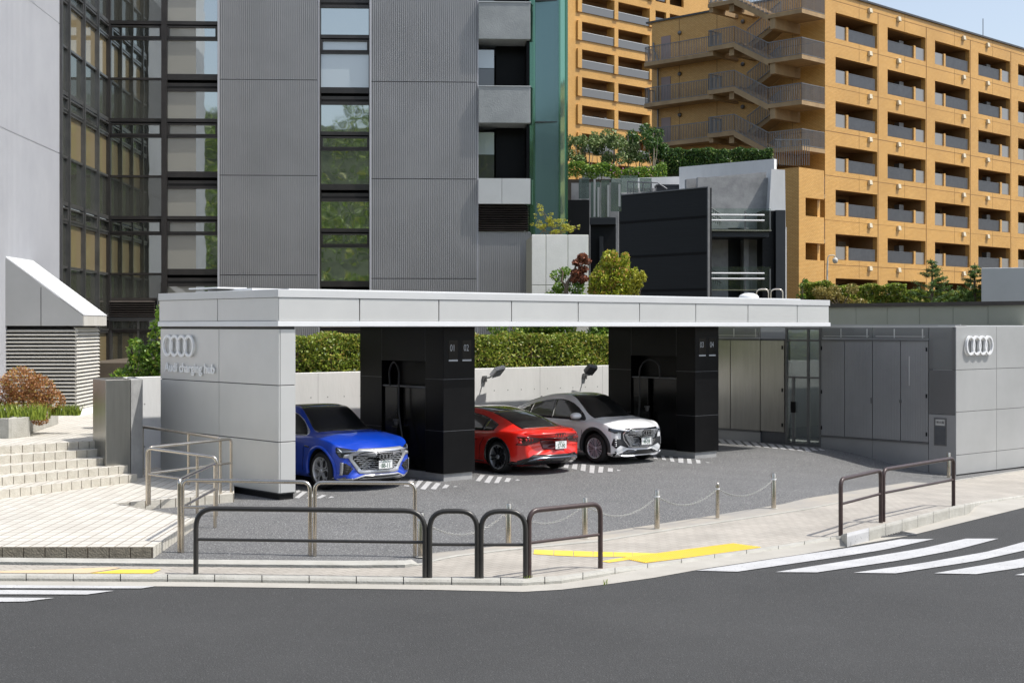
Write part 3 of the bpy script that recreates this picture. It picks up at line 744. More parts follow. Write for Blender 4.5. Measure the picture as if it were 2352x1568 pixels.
def flood(u,z,mirror,label):
    r=empty('floodlight',(*UV(u,5.86),z),A,label,'floodlight','floodlights on the concrete wall')
    s=-1 if mirror else 1
    mb=MB(); mb.box(-.06,-.05,-.1,.06,0,.06); mb.build('wall_bracket',M['slat_l'],r)
    mb=MB(); mb.tube([(0,-.05,0),(0,-.22,.02),(.06*s,-.34,.12)],.02,8); mb.build('arm',M['slat_l'],r)
    mb=MB(); P=[(-.02*s,-.30,.02),(.30*s,-.30,.08),(.30*s,-.52,.26),(-.02*s,-.52,.20)]; mb.extr(P,(-.02*s,.05,.09)); mb.build('lamp_head',M['slat'] if mirror else M['white_metal'],r,bevel=.01)
    mb=MB(); P=[(.0*s,-.31,.012),(.28*s,-.31,.066),(.28*s,-.51,.242),(.0*s,-.51,.188)]; mb.extr(P,(.002,-.004,-.008)); mb.build('lens',M['win'],r)
FW=UV(0,5.86); fu=lambda px:s_of(px,(ux,uy),FW[0],FW[1]); fz=lambda px,py:CAMZ-(py-HY)/FD*UV(fu(px),5.86)[1]
flood(fu(1112),fz(1112,868),False,'white floodlight on the concrete wall just right of the pillar numbered 01 and 02')
flood(fu(1342),fz(1342,862),True,'dark square floodlight on the concrete wall above the white car')

# ------------------------------------------------------------------ right-hand enclosure
C=Vector((*UV(17.5,-3.434),-.467))
enc=empty('metal_wall',(C.x,C.y,C.z),A,'grey panelled metal wall with four ring emblem facing the pavement at right','wall')
ZT=3.24+.467
mb=MB(); mb.box(.02,.02,.03,9,.1,ZT-.01); mb.build('wall_core',M['alu_line'],enc)
xs=[0,1.9,3.85,5.8,7.75]; zz=[.02,.507,1.577,2.627,ZT]
for a,b in zip(xs,xs[1:]):
    for z0,z1 in zip(zz,zz[1:]):
        mb=MB(); mb.box(a+.006 if a else 0,-.02,z0+.006,b-.006,.02,z1-.006); mb.build('wall_panel',M['alu_r'] if 'alu_r' in M else M['alu'],enc,bevel=.004)
mb=MB(); mb.box(-.0,.0,ZT,8,.5,ZT+.03); mb.build('coping',M['cap'],enc)
mb=MB(); x0=s_of(2212,(ux,uy),C.x,C.y); x1=s_of(2273,(ux,uy),C.x,C.y); rr=.245; rings(mb,0,0,rr,.05,.06); k=(x1-x0)/(2*rr+3*rr*1.46)
for i,p in enumerate(mb.v): mb.v[i]=((x0+x1)/2+p[0]*k,-.05+p[1],2.77+.467+.015-.0+p[2]-.07+.05)
mb.build('four_ring_emblem',M['white_metal'],enc)
mb=MB()
for x,z,w,h in ((1.52,2.98,.3,.13),(1.95,2.98,.18,.13),(1.5,2.72,.42,.2),(1.97,2.72,.2,.17),(2.3,2.70,.2,.2)): pass
# inner wall running back from the corner (frame y: towards the back)
inn=empty('metal_gate_wall',(C.x,C.y,C.z),A,'dark grey metal wall of tall gate panels behind the lot, running back from the corner','wall')
def tt(px):  # distance from corner along v for a pixel column
    r=(px-CX)/FD; return (r*C.y-C.x)/(-uy-r*ux)
T=[tt(x) for x in (2193.6,2133,2069,2004.5,1940.4,1885.8,1867,1801,1746.7,1678,1600)]
zb=.32+.467; zt=2.86+.467
mb=MB(); mb.box(.03,.03,-.1,.2,T[1],2.6); 
mb.box(.04,T[1],-.1,.2,T[5],zt+.04); mb.box(.04,T[7]-.06,-.1,.2,T[10]+1,zt+.04); mb.box(.04,T[5],-.1,.2,T[7]-.06,.5); mb.build('frame_core',M['slat'],inn)
mb=MB(); mb.box(-.02,.0,ZT-.02,.5,T[10]+1,ZT+.02); mb.build('top_rail',M['alu'],inn)
for a,b in zip(T[1:5],T[2:6]):
    mb=MB(); mb.box(-.01,a+.012,zb,.03,b-.012,zt)
    n=int((b-a)/.05)
    for k in range(n): 
        y=a+.02+(b-a-.04)*(k+.5)/n; mb.box(-.016,y-.012,zb+.02,-.009,y+.012,zt-.02)
    mb.build('gate_panel',M['gatep'] if 'gatep' in M else M['slat_l'],inn)
for a,b in ((T[1],T[3]),(T[3],T[5]),(T[8],T[10]+1)):
    mb=MB(); mb.box(-.012,a+.01,zt+.07,.03,b-.01,ZT-.03)
    mb.build('transom_panel',M['perf'] if 'perf' in M else M['alu'],inn)
    mb=MB(); mb.box(-.03,a,zt+.0,.03,b,zt+.045); mb.build('door_head',M['slat_l'],inn)
    mb=MB(); mb.box(-.035,a,zb-.05,.03,b,zb-.01); mb.build('door_sill',M['slat_l'],inn)
    mb=MB(); mb.box(-.012,a+.005,-.3,.03,b-.005,zb-.055); mb.build('plinth_panel',M['gatep'] if 'gatep' in M else M['slat_l'],inn)
for a,b in ((T[7]-.02,T[8]+.0),(T[8],T[9]),(T[9],T[10]+1)):
    mb=MB(); mb.box(-.012,a+.01,zb,.03,b-.01,zt-.01); mb.build('steel_door',M['steel_sheet'],inn,bevel=.004)
for z0,z1 in ((-.1,1.5),(1.51,2.62),(2.63,ZT-.03)):
    mb=MB(); mb.box(-.012,.0,z0,.03,T[1]-.01,z1); mb.build('corner_panel',M['gatep'] if z1<2.6 else M['perf'],inn,bevel=.003)
# perforated equipment seen behind the transoms
mb=MB()
for a,b in ((T[1],T[3]),(T[3],T[5]),(T[8],T[10])):
    n=3 if b-a>2 else 2
    for k in range(n):
        y=a+(b-a)*(k+.18)/n; mb.box(-.018,y,zt+.09,-.012,y+.035,ZT-.06)
    mb.box(-.018,a+.1,zt+.12,-.013,b-.1,zt+.135)
mb.build('transom_stiffener',M['alu'],inn)
mb=MB()
for y in (T[1]+.05,T[5]-.03,T[7]+.05):
    for z in (zb+.15,1.9,zt-.25): mb.box(-.035,y-.016,z,-.014,y+.016,z+.10)
mb.build('hinge',M['black'],inn)
mb=MB(); mb.box(-.03,T[2]-.03,1.75,-.014,T[2]+.03,1.83); mb.box(-.03,T[3]+.02,1.7,-.016,T[3]+.05,1.85); mb.build('handle',M['slat_l'],inn)
mb=MB(); mb.box(-.022,T[2]-.28,2.2,-.016,T[2]-.25,2.95); mb.build('pull_bar',M['alu'],inn)
# extinguisher cupboard with lettering
mb=MB(); y0,y1=tt(2175),tt(2146); mb.box(-.02,y0,.72,-.011,y1,1.42); mb.build('cupboard_frame',M['slat_l'],inn)
mb=MB(); mb.box(-.024,y0+.03,.75,-.019,y1-.03,1.2); mb.build('cupboard_door',M['slat'],inn)
mb=MB(); mb.box(-.026,y0+.05,1.23,-.019,y1-.05,1.38); mb.build('cupboard_sign',M['alu'],inn)
put_text('lettering','消火器',.075,.001,M['black'],inn,Matrix(((0,0,-1,-.028),(-1,0,0,y1-.07),(0,1,0,1.28),(0,0,0,1))))
# mid glazed service door with the charger unit behind
mb=MB(); a,b=T[5],T[7]-.06
for y in (a+.02,a+.42,b-.03): mb.box(-.03,y-.03,-.05,.03,y+.03,ZT-.03)
for z in (.5,2.32,zt,ZT-.06): mb.box(-.028,a,z-.025,.03,b,z+.025)
mb.box(-.032,a+.38,.5,.03,a+.44,2.32); mb.box(-.032,b-.3,.5,.03,b-.24,2.32)
mb.build('door_frame',M['slat_l'],inn)
mb=MB(); mb.box(-.004,a+.04,.52,.004,b-.03,ZT-.06); mb.build('door_glass',M['clear'],inn)
mb=MB(); mb.box(-.05,b-.36,1.35,-.03,b-.2,1.65); mb.build('door_handle',M['black'],inn)
eq=empty('charger_cabinet',(*UV(18.3,-3.434+a-.35),0),A,'white charger equipment cabinet behind the glazed service door','equipment cabinet')
mb=MB(); mb.box(0,0,.2,.9,.95,1.9); mb.box(.1,.05,2.05,.95,1.0,2.85); mb.build('cabinet_body',M['white_metal'],eq,bevel=.02)
mb=MB(); mb.box(-.01,.3,1.35,-.001,.75,1.8); mb.build('vent_grille',M['slat'],eq)
mb=MB(); mb.box(-.01,.2,.4,-.001,.7,.9); mb.build('vent_grille',M['slat'],eq)
mb=MB(); mb.box(1.9,-2.2,-.1,1.95,6,3.3); 
mb.build('rear_lining',M['alu_r'],eq)
# long panelled wall behind
w2=empty('panel_wall',(*UV(21.6,-3.0),0),A,'long grey green panelled wall with dark coping behind the metal enclosure','wall')
mb=MB(); n=12; L=13
for k in range(n): mb.box(0,k*L/n+.006,0,.1,(k+1)*L/n-.006,3.82)
mb.build('wall_panels',M['olive'],w2)
mb=MB(); mb.box(.02,0,0,.2,L,3.80); mb.build('wall_core',M['alu_line'],w2)
mb=MB(); mb.box(-.08,-.1,3.82,.35,L+.1,3.93); mb.build('coping',M['mullion'],w2)
# flat roof of the enclosure
mb=MB()
for k in range(3): mb.box(18.5+k*.9,-3.0,2.9,18.62+k*.9,6.3,3.1)
mb.build('pipe_rack',M['alu'],loc=(KX,KY,0),rz=A,label='long aluminium pipe rack seen through the perforated band above the gates',cat='pipe rack')
# grey box building far right
p=at(2254,700,52)
mb=MB(); mb.box(0,0,0,10,6,6.2-.87+.0); mb.build('plant_room',M['silver'],loc=(p.x,p.y,0),rz=R(-20),label='plain pale metal plant room above the panelled wall at the right edge',cat='plant room',bevel=.02)

# ------------------------------------------------------------------ stainless gate pillar left of the canopy
g=empty('gate_pier',(-7.0,28.9,.15),A,'tall stainless clad gate pier beside the top of the white steps','gate pier')
c0=Vector(at(243,1085,29.0)); 
p0=at(213,1085,30.0); p1=at(243,1085,29.1); p2=at(300,1085,29.5); p3=at(328,1085,29.9)
o0=Vector(g.location)
def lw(p): 
    d=Vector((p.x-o0.x,p.y-o0.y,0)); return (d.x*ux+d.y*uy,-d.x*uy+d.y*ux)
mb=MB(); mb.prism([lw(p0),lw(p1),lw(p2),lw(p2+Vector((-.5,1.2,0))),lw(p0+Vector((.3,.6,0)))],-.2,2.03); mb.build('steel_cladding',M['steel_sheet'],g,bevel=.015)
mb=MB(); mb.prism([lw(p2+Vector((.005,.01,0))),lw(p3),lw(p3+Vector((-.5,1.3,0))),lw(p2+Vector((-.4,1.25,0)))],-.2,2.015); mb.build('concrete_side',M['conc_grey'],g,bevel=.01)
# ------------------------------------------------------------------ office building (frame x: along the front, y: to the back)
BA=R(2.6); e1=(math.cos(BA),math.sin(BA)); e2=(-math.sin(BA),math.cos(BA))
WP=at(10,749,38.0)                       # a point of the left wing wall
def along(px,P,d):
    r=(px-CX)/FD; return (r*P[1]-P[0])/(d[0]-r*d[1])
tcor=along(247,(WP.x,WP.y),e2); OB=(WP.x+tcor*e2[0],WP.y+tcor*e2[1])
off=empty('office_building',(OB[0],OB[1],0),BA,'grey office tower with ribbed metal cladding, dark glazing and concrete balconies behind the canopy','office building')
def sF(px): return along(px,OB,e1)
def zF(px,py,d=0.0):
    s=sF(px); Y=OB[1]+s*e1[1]+d*e2[1]; return CAMZ+(HY-py)/FD*Y
TOPZ=26
def ribs(mb,x0,x1,z0,z1,y=0,pitch=.066,dep=.05,axis='x',sgn=-1):
    n=max(1,round((x1-x0)/pitch)); p=(x1-x0)/n; prof=[]
    for k in range(n): a=x0+k*p; prof+=[(a,0),(a+p*.40,0),(a+p*.48,dep),(a+p*.92,dep)]
    prof.append((x1,0))
    if axis=='x': rows=[[(a,y+sgn*d,z) for a,d in prof] for z in (z0,z1)]
    else: rows=[[(y-sgn*d,a,z) for a,d in prof] for z in (z0,z1)]
    mb.grid(rows if axis=='x' else rows[::-1],sm=False)
# ribbed cladding fields, split at the horizontal seams
zs1=[zF(600,y) for y in (760,632,404,185,-34,-255)]
zs2=[zF(950,y) for y in (760,640,412,190,-30,-250)]
for (a,b,zs) in ((503,733,zs1),(851,1097,zs2)):
    for k in range(len(zs)-1):
        mb=MB(); z0=zs[k] if k else 1.0
        ribs(mb,sF(a)+.0,sF(b),z0+.012,zs[k+1]-.012,y=-.12); mb.build('ribbed_panel',M['rib'],off)
mb=MB(); mb.box(sF(1098),-.10,1,sF(1220),.3,zF(1150,532)); 
ribs(mb,sF(1098),sF(1219),1,zF(1150,534),y=-.11); mb.build('ribbed_panel',M['rib'],off)
mb=MB()
for a,b in ((503,733),(851,1097)): mb.box(sF(a),-.10,1,sF(b),-.02,TOPZ)
mb.build('cladding_backing',M['alu_line'],off)
mb=MB()
for x in (503.5,732.5,851.5,1096.5): mb.box(sF(x)-.03,-.17,1,sF(x)+.03,.0,TOPZ)
mb.build('cladding_edge',M['rib_light'],off)
mb=MB(); mb.box(sF(250),.35,.5,sF(1098),.5,TOPZ); mb.box(sF(250),.5,.5,sF(1098),8,TOPZ); mb.box(sF(1098),3.0,.5,sF(1216),8,TOPZ); mb.build('core',M['void'],off)
# glazing: rows given as (y_top,y_bottom,kind) in photo pixels for one storey, repeated
def face_pt(axis,a,d,z):  # point on front (axis x) or on the wing wall (axis y)
    return (a,d,z) if axis=='x' else (-d,a,z)
def pane(x0,x1,z0,z1,mt,d=.02,axis='x',fr=.0):
    mb=MB()
    if axis=='x': mb.box(x0,d,z0,x1,d+.02,z1)
    else: mb.box(-d-.02,x0,z0,-d,x1,z1)
    return mb.build('window',mt,off)
def hbar(mb,x0,x1,zc,h,dep,axis='x'):
    if axis=='x': mb.box(x0,-dep,zc-h/2,x1,.06,zc+h/2)
    else: mb.box(-.06,x0,zc-h/2,dep,x1,zc+h/2)
PX=OB[1]/FD
z_at=lambda py:CAMZ+(HY-py)*PX          # heights measured at the corner column (x=247)
per=224.0*PX
sm=MB(); frame=None
XA=(sF(252),sF(374)); XB=(sF(383),sF(502)); XC=(sF(735),sF(850))
base=z_at(52)                            # centre of the beam above a storey
z0s=[base-k*per for k in range(-1,4)]
def small_frame(x0,x1,zt,zb,axis='x'):
    for z in (zt,zb): hbar(frame,x0,x1,z,.05,.07,axis)
    for x in (x0+.05,x1-.05):
        if axis=='x': frame.box(x-.05,-.07,zb,x+.05,.06,zt)
        else: frame.box(-.06,x-.04,zb,.07,x+.04,zt)
def storey(x0,x1,zt,axis,mats,spandrel=False,h=per,both=None,split=None):
    global frame
    frame=MB(); f=h/224.0
    g=lambda d:zt-d*f
    hbar(frame,x0,x1,g(0),.12,.06,axis)
    small_frame(x0,x1,g(9),g(33),axis); hbar(frame,x0,x1,g(37),.09,.05,axis)
    def P(a,b,m):
        if split and axis=='x':
            pane(x0,split,a and g(a) and g(b),g(a),m[0],axis=axis); pane(split,x1,g(b),g(a),m[1],axis=axis)
        else: pane(x0,x1,g(b),g(a),m if not isinstance(m,tuple) else m[0],axis=axis)
    P(9,33,mats[0]); P(40,(117 if spandrel else 127),mats[1])
    if spandrel:
        hbar(frame,x0,x1,g(124),.2,.03,axis); 
        if axis=='x': sm.box(x0+.05,-.035,g(150),x1-.05,-.02,g(145)); 
        hbar(frame,x0,x1,g(142),.12,.02,axis); hbar(frame,x0,x1,g(154),.1,.05,axis)
        P(157,222,mats[2])
    else:
        hbar(frame,x0,x1,g(129),.07,.05,axis); P(132,222,mats[2])
    for x in (x0-.001,x1+.001):
        if axis=='x': frame.box(x-.03,-.05,g(224),x+.03,.05,g(0)-.08)
        else: frame.box(-.05,x-.03,g(224),.05,x+.03,g(0)-.08)
    frame.build('window_frame',M['mullion'] if axis=='x' else M['mullion_l'],off)
for zt in z0s:
    if zt>TOPZ or zt<1.4: continue
    storey(XA[0],XA[1],zt,'x',(M['glass'],M['glass'],M['glass_side']))
    storey(XB[0],XB[1],zt,'x',((M['beige_int'],M['glass']),(M['beige_int'],M['glass']),(M['beige_int'],M['glass'])),spandrel=True,split=sF(450))
baseC=zF(790,85); perC=zF(790,85)-zF(790,307)
for k in range(-1,4):
    zt=baseC-k*perC*1.0
    if zt<1.4: continue
    storey(XC[0],XC[1],zt,'x',(M['glass_pale'] if k<1 else M['glass'],M['glass_pale'] if k<1 else M['glass'],M['glass']),spandrel=True,h=perC)
# wing wall glazing: columns at the mullions
tW=lambda px:along(px,OB,e2)
cols=[135,153,188,220,247]
wtop=[M['glass_side'],M['blind_gold'],M['blind_gold'],M['blind_gold']]
for zt in z0s:
    if zt<1: continue
    for k in range(4):
        a,b=tW(cols[k])+.03,tW(cols[k+1])-.03
        storey(a,b,zt,'y',(M['glass_side'],M['blind_gold'] if k in (1,2,3) else M['glass_side'],M['glass_side']))
mw=MB()
for x in cols: t=tW(x); mw.box(-.05,t-.04,.9,.12,t+.04,TOPZ)
mw.build('mullion',M['mullion_l'],off)
mw=MB()
for x,wd in ((249,.05),(378,.09),(734.5,.04),(850,.04)): mw.box(sF(x)-wd,-.12,.9,sF(x)+wd,.1,TOPZ)
mw.build('mullion',M['mullion'],off)
sm.build('vent_slot',M['void'],off)
# ground floor door with louvre over it (left bay)
mb=MB(); zt,zb=zF(300,690),zF(300,728)
mb.box(XA[0]-.02,-.02,zt,XA[1]-.2,.02,zF(300,684)) 
for k in range(7): z=zb+(zt-zb)*(k+.3)/7; mb.extr([(XA[0],-.10,z),(XA[0],-.02,z+.05),(XA[0],-.01,z+.045),(XA[0],-.09,z-.01)],(XA[1]-XA[0]-.25,0,0))
mb.build('louvre',M['louver'],off)
pane(XA[0],XA[1]-.2,zF(300,732),zF(300,684),M['void'],d=-.001)
mb=MB()
for x in (XA[0]+.05,sF(318),XA[1]-.25): mb.box(x-.035,-.06,.9,x+.035,.03,zF(300,730))
mb.box(XA[0],-.08,zF(300,737),XA[1]-.2,.02,zF(300,729)); mb.build('door_frame',M['mullion_l'],off)
pane(XA[0],XA[1],.9,zF(300,735),M['glass_side'],d=.005)
# louvre band seen under the canopy in the middle bay
mb=MB()
for k in range(9): z=zF(790,800)+k*.09; mb.extr([(XC[0],-.12,z),(XC[0],-.02,z+.05),(XC[0],-.01,z+.045),(XC[0],-.11,z-.01)],(XC[1]-XC[0],0,0))
mb.build('louvre',M['louver'],off); pane(XC[0],XC[1],1,zF(790,748),M['void'],d=-.001)
# balconies at the right end
xb0,xb1=sF(1098.5),sF(1217)
def balc(yt,yb):
    mb=MB(); zt,zb=zF(1150,yt),zF(1150,yb)
    mb.box(xb0,-.35,zb,xb1,-.20,zt); mb.box(xb1-.15,-.20,zb,xb1,3.0,zt); mb.box(xb0,-.20,zb,xb1-.15,3.0,zb+.25)
    b=mb.build('balcony',M['stucco'],off,bevel=.02)
    mb=MB(); mb.box(xb0-.0,-.37,zt,xb1+.02,-.18,zt+.03); mb.build('coping',M['silver'],b)
    return b
for yt,yb in ((-180,-97),(11,95),(203,286)): balc(yt,yb)
for yt,yb in ((-97,11),(95,203),(286,412)):
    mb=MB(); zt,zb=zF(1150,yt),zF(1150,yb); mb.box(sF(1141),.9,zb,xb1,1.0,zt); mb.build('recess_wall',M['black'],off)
    pane(xb0,sF(1136),zF(1150,yt+(yb-yt)*.52),zF(1150,yt+14),M['glass_pale'],d=.5)
    pane(xb0,sF(1136),zF(1150,yb),zF(1150,yt+(yb-yt)*.53),M['win'],d=.5)
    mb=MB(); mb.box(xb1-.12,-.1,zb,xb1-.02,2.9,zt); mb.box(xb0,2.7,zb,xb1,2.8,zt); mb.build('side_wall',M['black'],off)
mb=MB(); zt,zb=zF(1150,412),zF(1150,470)
mb.extr([(xb0,-.34,zb),(sF(1152)-.006,-.34,zb),(sF(1152)-.006,-.34,zt),(xb0,-.34,zt)],(0,.3,0)); mb.extr([(sF(1152)+.006,-.34,zb),(xb1,-.34,zb),(xb1,-.34,zt),(sF(1152)+.006,-.34,zt)],(0,.3,0)); mb.build('cornice_panel',M['silver'],off)
mb=MB(); mb.box(xb0,-.04,zb,xb1,3,zt-.01); mb.build('cornice_top',M['alu'],off)
mb=MB(); zt,zb=zF(1150,472),zF(1150,530)
for k in range(11): z=zb+(zt-zb)*k/11; mb.extr([(xb0,-.24,z),(xb0,-.10,z+.06),(xb0,-.09,z+.05),(xb0,-.23,z-.012)],(xb1-xb0-.05,0,0))
mb.build('louvre',M['louver'],off); pane(xb0,xb1-.05,zb,zt,M['void'],d=-.02)
# teal glass shaft
x0,x1,x2=sF(1213),sF(1283),sF(1305)
mb=MB(); mb.prism([(x0,.9),(x0+.05,-.1),(x1,-.35),(x1+.02,-.33),(x2,.55),(x2,2),(x0,2)],1,TOPZ-.2); mb.build('glass_shaft',M['teal_dark'],off)
mb=MB(); mb.extr([(sF(1226),-.24,1),(x1-.03,-.41,1),(x1-.03,-.41,TOPZ-.3),(sF(1226),-.24,TOPZ-.3)],(0,.02,0)); mb.build('glass_pane',M['teal'],off)
mb=MB()
for x,y in ((x0,.0),(sF(1226),-.25),(x1,-.42),(x2,.5)): mb.box(x-.03,y-.03,1,x+.03,y+.03,TOPZ-.1)
mb.build('shaft_edge',M['teal_dark'],off)
mb=MB(); mb.box(sF(1228),-.40,zF(1250,285),x1,-.2,zF(1250,283)); mb.box(sF(1228),-.40,zF(1250,8),x1,-.2,zF(1250,6)); mb.build('shaft_joint',M['mullion'],off)
# left wing: pale ribbed wall (frame y towards the back, from far left to the glazing)
t0=-20.0; t1=tW(135)
zsw=[-2]+[CAMZ+(HY-y)*( (OB[1]+tW(100)*e2[1])/FD) for y in (337,28,-280)]
for k in range(3):
    mb=MB(); z0=.9 if k==0 else zsw[k]
    ribs(mb,t0,t1-.02,z0+.01,zsw[k+1]-.01,y=0,pitch=.11,dep=.03,axis='y',sgn=-1)
    mb.build('wing_panel',M['rib_light'],off)
mb=MB(); mb.box(-3,t0,.9,-.01,t1,TOPZ); mb.build('wing_core',M['rib_light'],off)
# ------------------------------------------------------------------ louvred lean-to on the wing
ll=empty('louvred_lean_to',(WP.x,WP.y,.9),BA,'louvred plant enclosure with a bright sloping metal hood at the left edge','lean-to')
Y0=38.0
def xl(px): return (px-10)/FD*Y0
D1=2.55
zt,zm,zb=CAMZ-.9+(HY-590)/FD*Y0, CAMZ-.9+(HY-725)/FD*Y0, CAMZ-.9+(HY-748)/FD*Y0
W=xl(188)
mb=MB(); mb.extr([(0,0,zb),(W,0,zb),(W,0,zm),(0,0,zt)],(0,.02,0)); o=mb.build('hood_side',M['alu_r'],ll)
mb=MB(); mb.box(xl(93)-.008,-.002,zb,xl(93)+.008,.0,zm+.75); mb.build('hood_joint',M['mullion'],ll)
n=5
mb=MB(); k1=Vector((W-.0,0,zm-zt)); nn=Vector((-k1.z,0,k1.x)).normalized()*.03
for k in range(n):
    a=.0+D1*k/n+.008; b=D1*(k+1)/n-.008
    mb.extr([(0,a,zt),(W+.03,a,zm),(W+.03,b,zm),(0,b,zt)],nn)
mb.build('hood_slope',M['white_metal'],ll)
mb=MB()
for k in range(n): mb.box(W,D1*k/n+.006,zb,W+.03,D1*(k+1)/n-.006,zm)
mb.build('hood_front',M['louver_white'],ll)
mb=MB(); mb.box(.0,.03,zb,W-.02,D1,zb+.03); mb.build('hood_soffit',M['alu'],ll)
mb=MB(); Wl=xl(176); zl=.12; N=22; Z0=.18
for k in range(N):
    z=Z0+(zb-.05-Z0)*(k)/N
    mb.extr([(-.2,.02,z),(-.2,.09,z+.045),(-.2,.10,z+.035),(-.2,.03,z-.012)],(Wl+.2,0,0))
    mb.extr([(Wl+.0,.05,z),(Wl-.10,.05,z+.11),(Wl-.11,.05,z+.10),(Wl-.015,.05,z-.01)],(0,D1-.1,0))
mb.build('louvre_blades',M['louver_white'],ll)
mb=MB(); mb.box(-.2,.14,0,Wl-.12,D1-.1,zb); mb.build('louvre_backing',M['void'],ll)
mb=MB(); mb.box(-2,-.02,-.05,Wl+.06,D1+.3,.16); mb.build('plinth',M['conc'],ll,bevel=.01)
mb=MB(); mb.box(-.32,-.02,.0,-.2,.3,zt+2); mb.build('corner_post',M['rib_light'],ll)
# planter troughs in front of it
def trough(a,b,px0,py0,px1,py1,label,h=.42):
    p=gd(px0,py0,.9); q=gd(px1,py1,.9)
    d=(q-p); L=d.length; ang=math.atan2(d.y,d.x)
    r=empty('planter_trough',(p.x,p.y,.9),ang,label,'planter','concrete planter troughs on the terrace')
    mb=MB(); mb.box(0,0,0,L,.07,h); mb.box(0,.6,0,L,.67,h); mb.box(0,.07,0,.07,.6,h); mb.box(L-.07,.07,0,L,.6,h); mb.build('trough',M['curb'],r,bevel=.012)
    mb=MB(); mb.box(.07,.07,.1,L-.07,.6,h-.06); mb.build('soil',M['soil'],r)
    return r
tr1=trough(0,0,-90,1003,20,1007,'concrete planter trough at the left edge below the grass tuft')
tr2=trough(0,0,62,998,134,973,'pale concrete planter trough below the rust brown bush',.5)
tr3=trough(0,0,24,1006,60,997,'short concrete planter trough between two longer ones')

# ------------------------------------------------------------------ white stone planter block
p=at(1221,749,46.0); q=at(1352,749,46.1)
pb=empty('stone_planter',(p.x,p.y,2.0),math.atan2(q.y-p.y,q.x-p.x),'white textured stone clad block with twigs growing on top beside the office building','planter block')
L=(q-p).length; H=CAMZ+(HY-538)/FD*46-2
x1_=L*.25; x2_=L*.635
mb=MB(); z1=CAMZ+(HY-665)/FD*46-2-.45
zj=CAMZ+(HY-655)/FD*46.0-2
for a,b in ((0,x1_),(x1_,x2_),(x2_,L)):
    for z0,z3 in ((-.2,zj-1.9),(zj-1.9,zj),(zj,H)):
        mb=MB(); mb.box(a+.01,0,z0+.01,b-.01,.1,z3-.01); mb.build('stone_slab',M['white_stone'],pb,bevel=.01)
mb=MB(); mb.box(.02,.03,-.2,L-.02,3,H-.03); mb.box(L-.03,.04,-.2,L,3,H-.01); mb.build('block_body',M['olive'],pb)
# ------------------------------------------------------------------ orange tiled apartment block (frame x: along the sunny front, y: back-left)
OA=R(45.3); w1=(math.cos(OA),math.sin(OA)); w2=(-w1[1],w1[0])
CO=((1895-CX)/FD*95,95.0)
ap=empty('apartment_block',(CO[0],CO[1],0),OA,'ochre tiled apartment block with recessed balconies and an outside stair at right','apartment building')
ROOF=25.3; FL=2.917; BAY=6.6; TOP0=23.92; NB=6; OH=1.70
# front wall with openings: built from piers and bands
mb=MB(); LEN=BAY*NB+.05
def op(k): return (k*BAY+1.26, k*BAY+6.50)
cuts=[0]
for k in range(NB): cuts+=[*op(k)]
cuts.append(LEN); TH=.35
for i in range(0,len(cuts),2): mb.box(cuts[i],0,1.5,cuts[i+1],TH,ROOF-.15)
for k in range(NB):
    a,b=op(k); z=ROOF-.15
    for f in range(8):
        zt=TOP0-f*FL
        if zt<1: break
        mb.box(a,0,zt,b,TH,z); z=zt-OH
# return wall on the stair side
mb.box(-.0,TH,1.5,.35,14.54,ROOF-.15)
mb.build('tiled_wall',M['orange'],ap)
mb=MB(); mb.box(-.12,-.12,ROOF-.15,LEN,15,ROOF-.02); mb.build('roof_coping',M['mullion'],ap)
mb=MB(); 
for k in range(1,NB): mb.box(k*BAY-.03,-.012,2,k*BAY+.03,.0,ROOF-.6)
for f in range(8):
    z=TOP0-f*FL-OH-.36
    mb.box(0,-.006,z,LEN,.0,z+.025)
    if f==0: mb.box(0,-.006,TOP0+.75,LEN,0,TOP0+.775)
for k in range(NB):
    for f in range(8):
        z=TOP0-f*FL; xx=op(k)[0]+(2.9 if k%2==0 else 2.3); mb.box(xx,-.006,z,xx+.02,0,z+1.2)
mb.build('tile_joint',M['tjoint'],ap)
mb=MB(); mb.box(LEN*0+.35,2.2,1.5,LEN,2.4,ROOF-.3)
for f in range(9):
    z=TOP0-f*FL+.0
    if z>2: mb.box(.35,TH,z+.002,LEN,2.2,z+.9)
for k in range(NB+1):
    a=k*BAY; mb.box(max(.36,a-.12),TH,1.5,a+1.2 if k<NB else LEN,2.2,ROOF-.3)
mb.build('loggia_wall',M['orange_in'],ap)
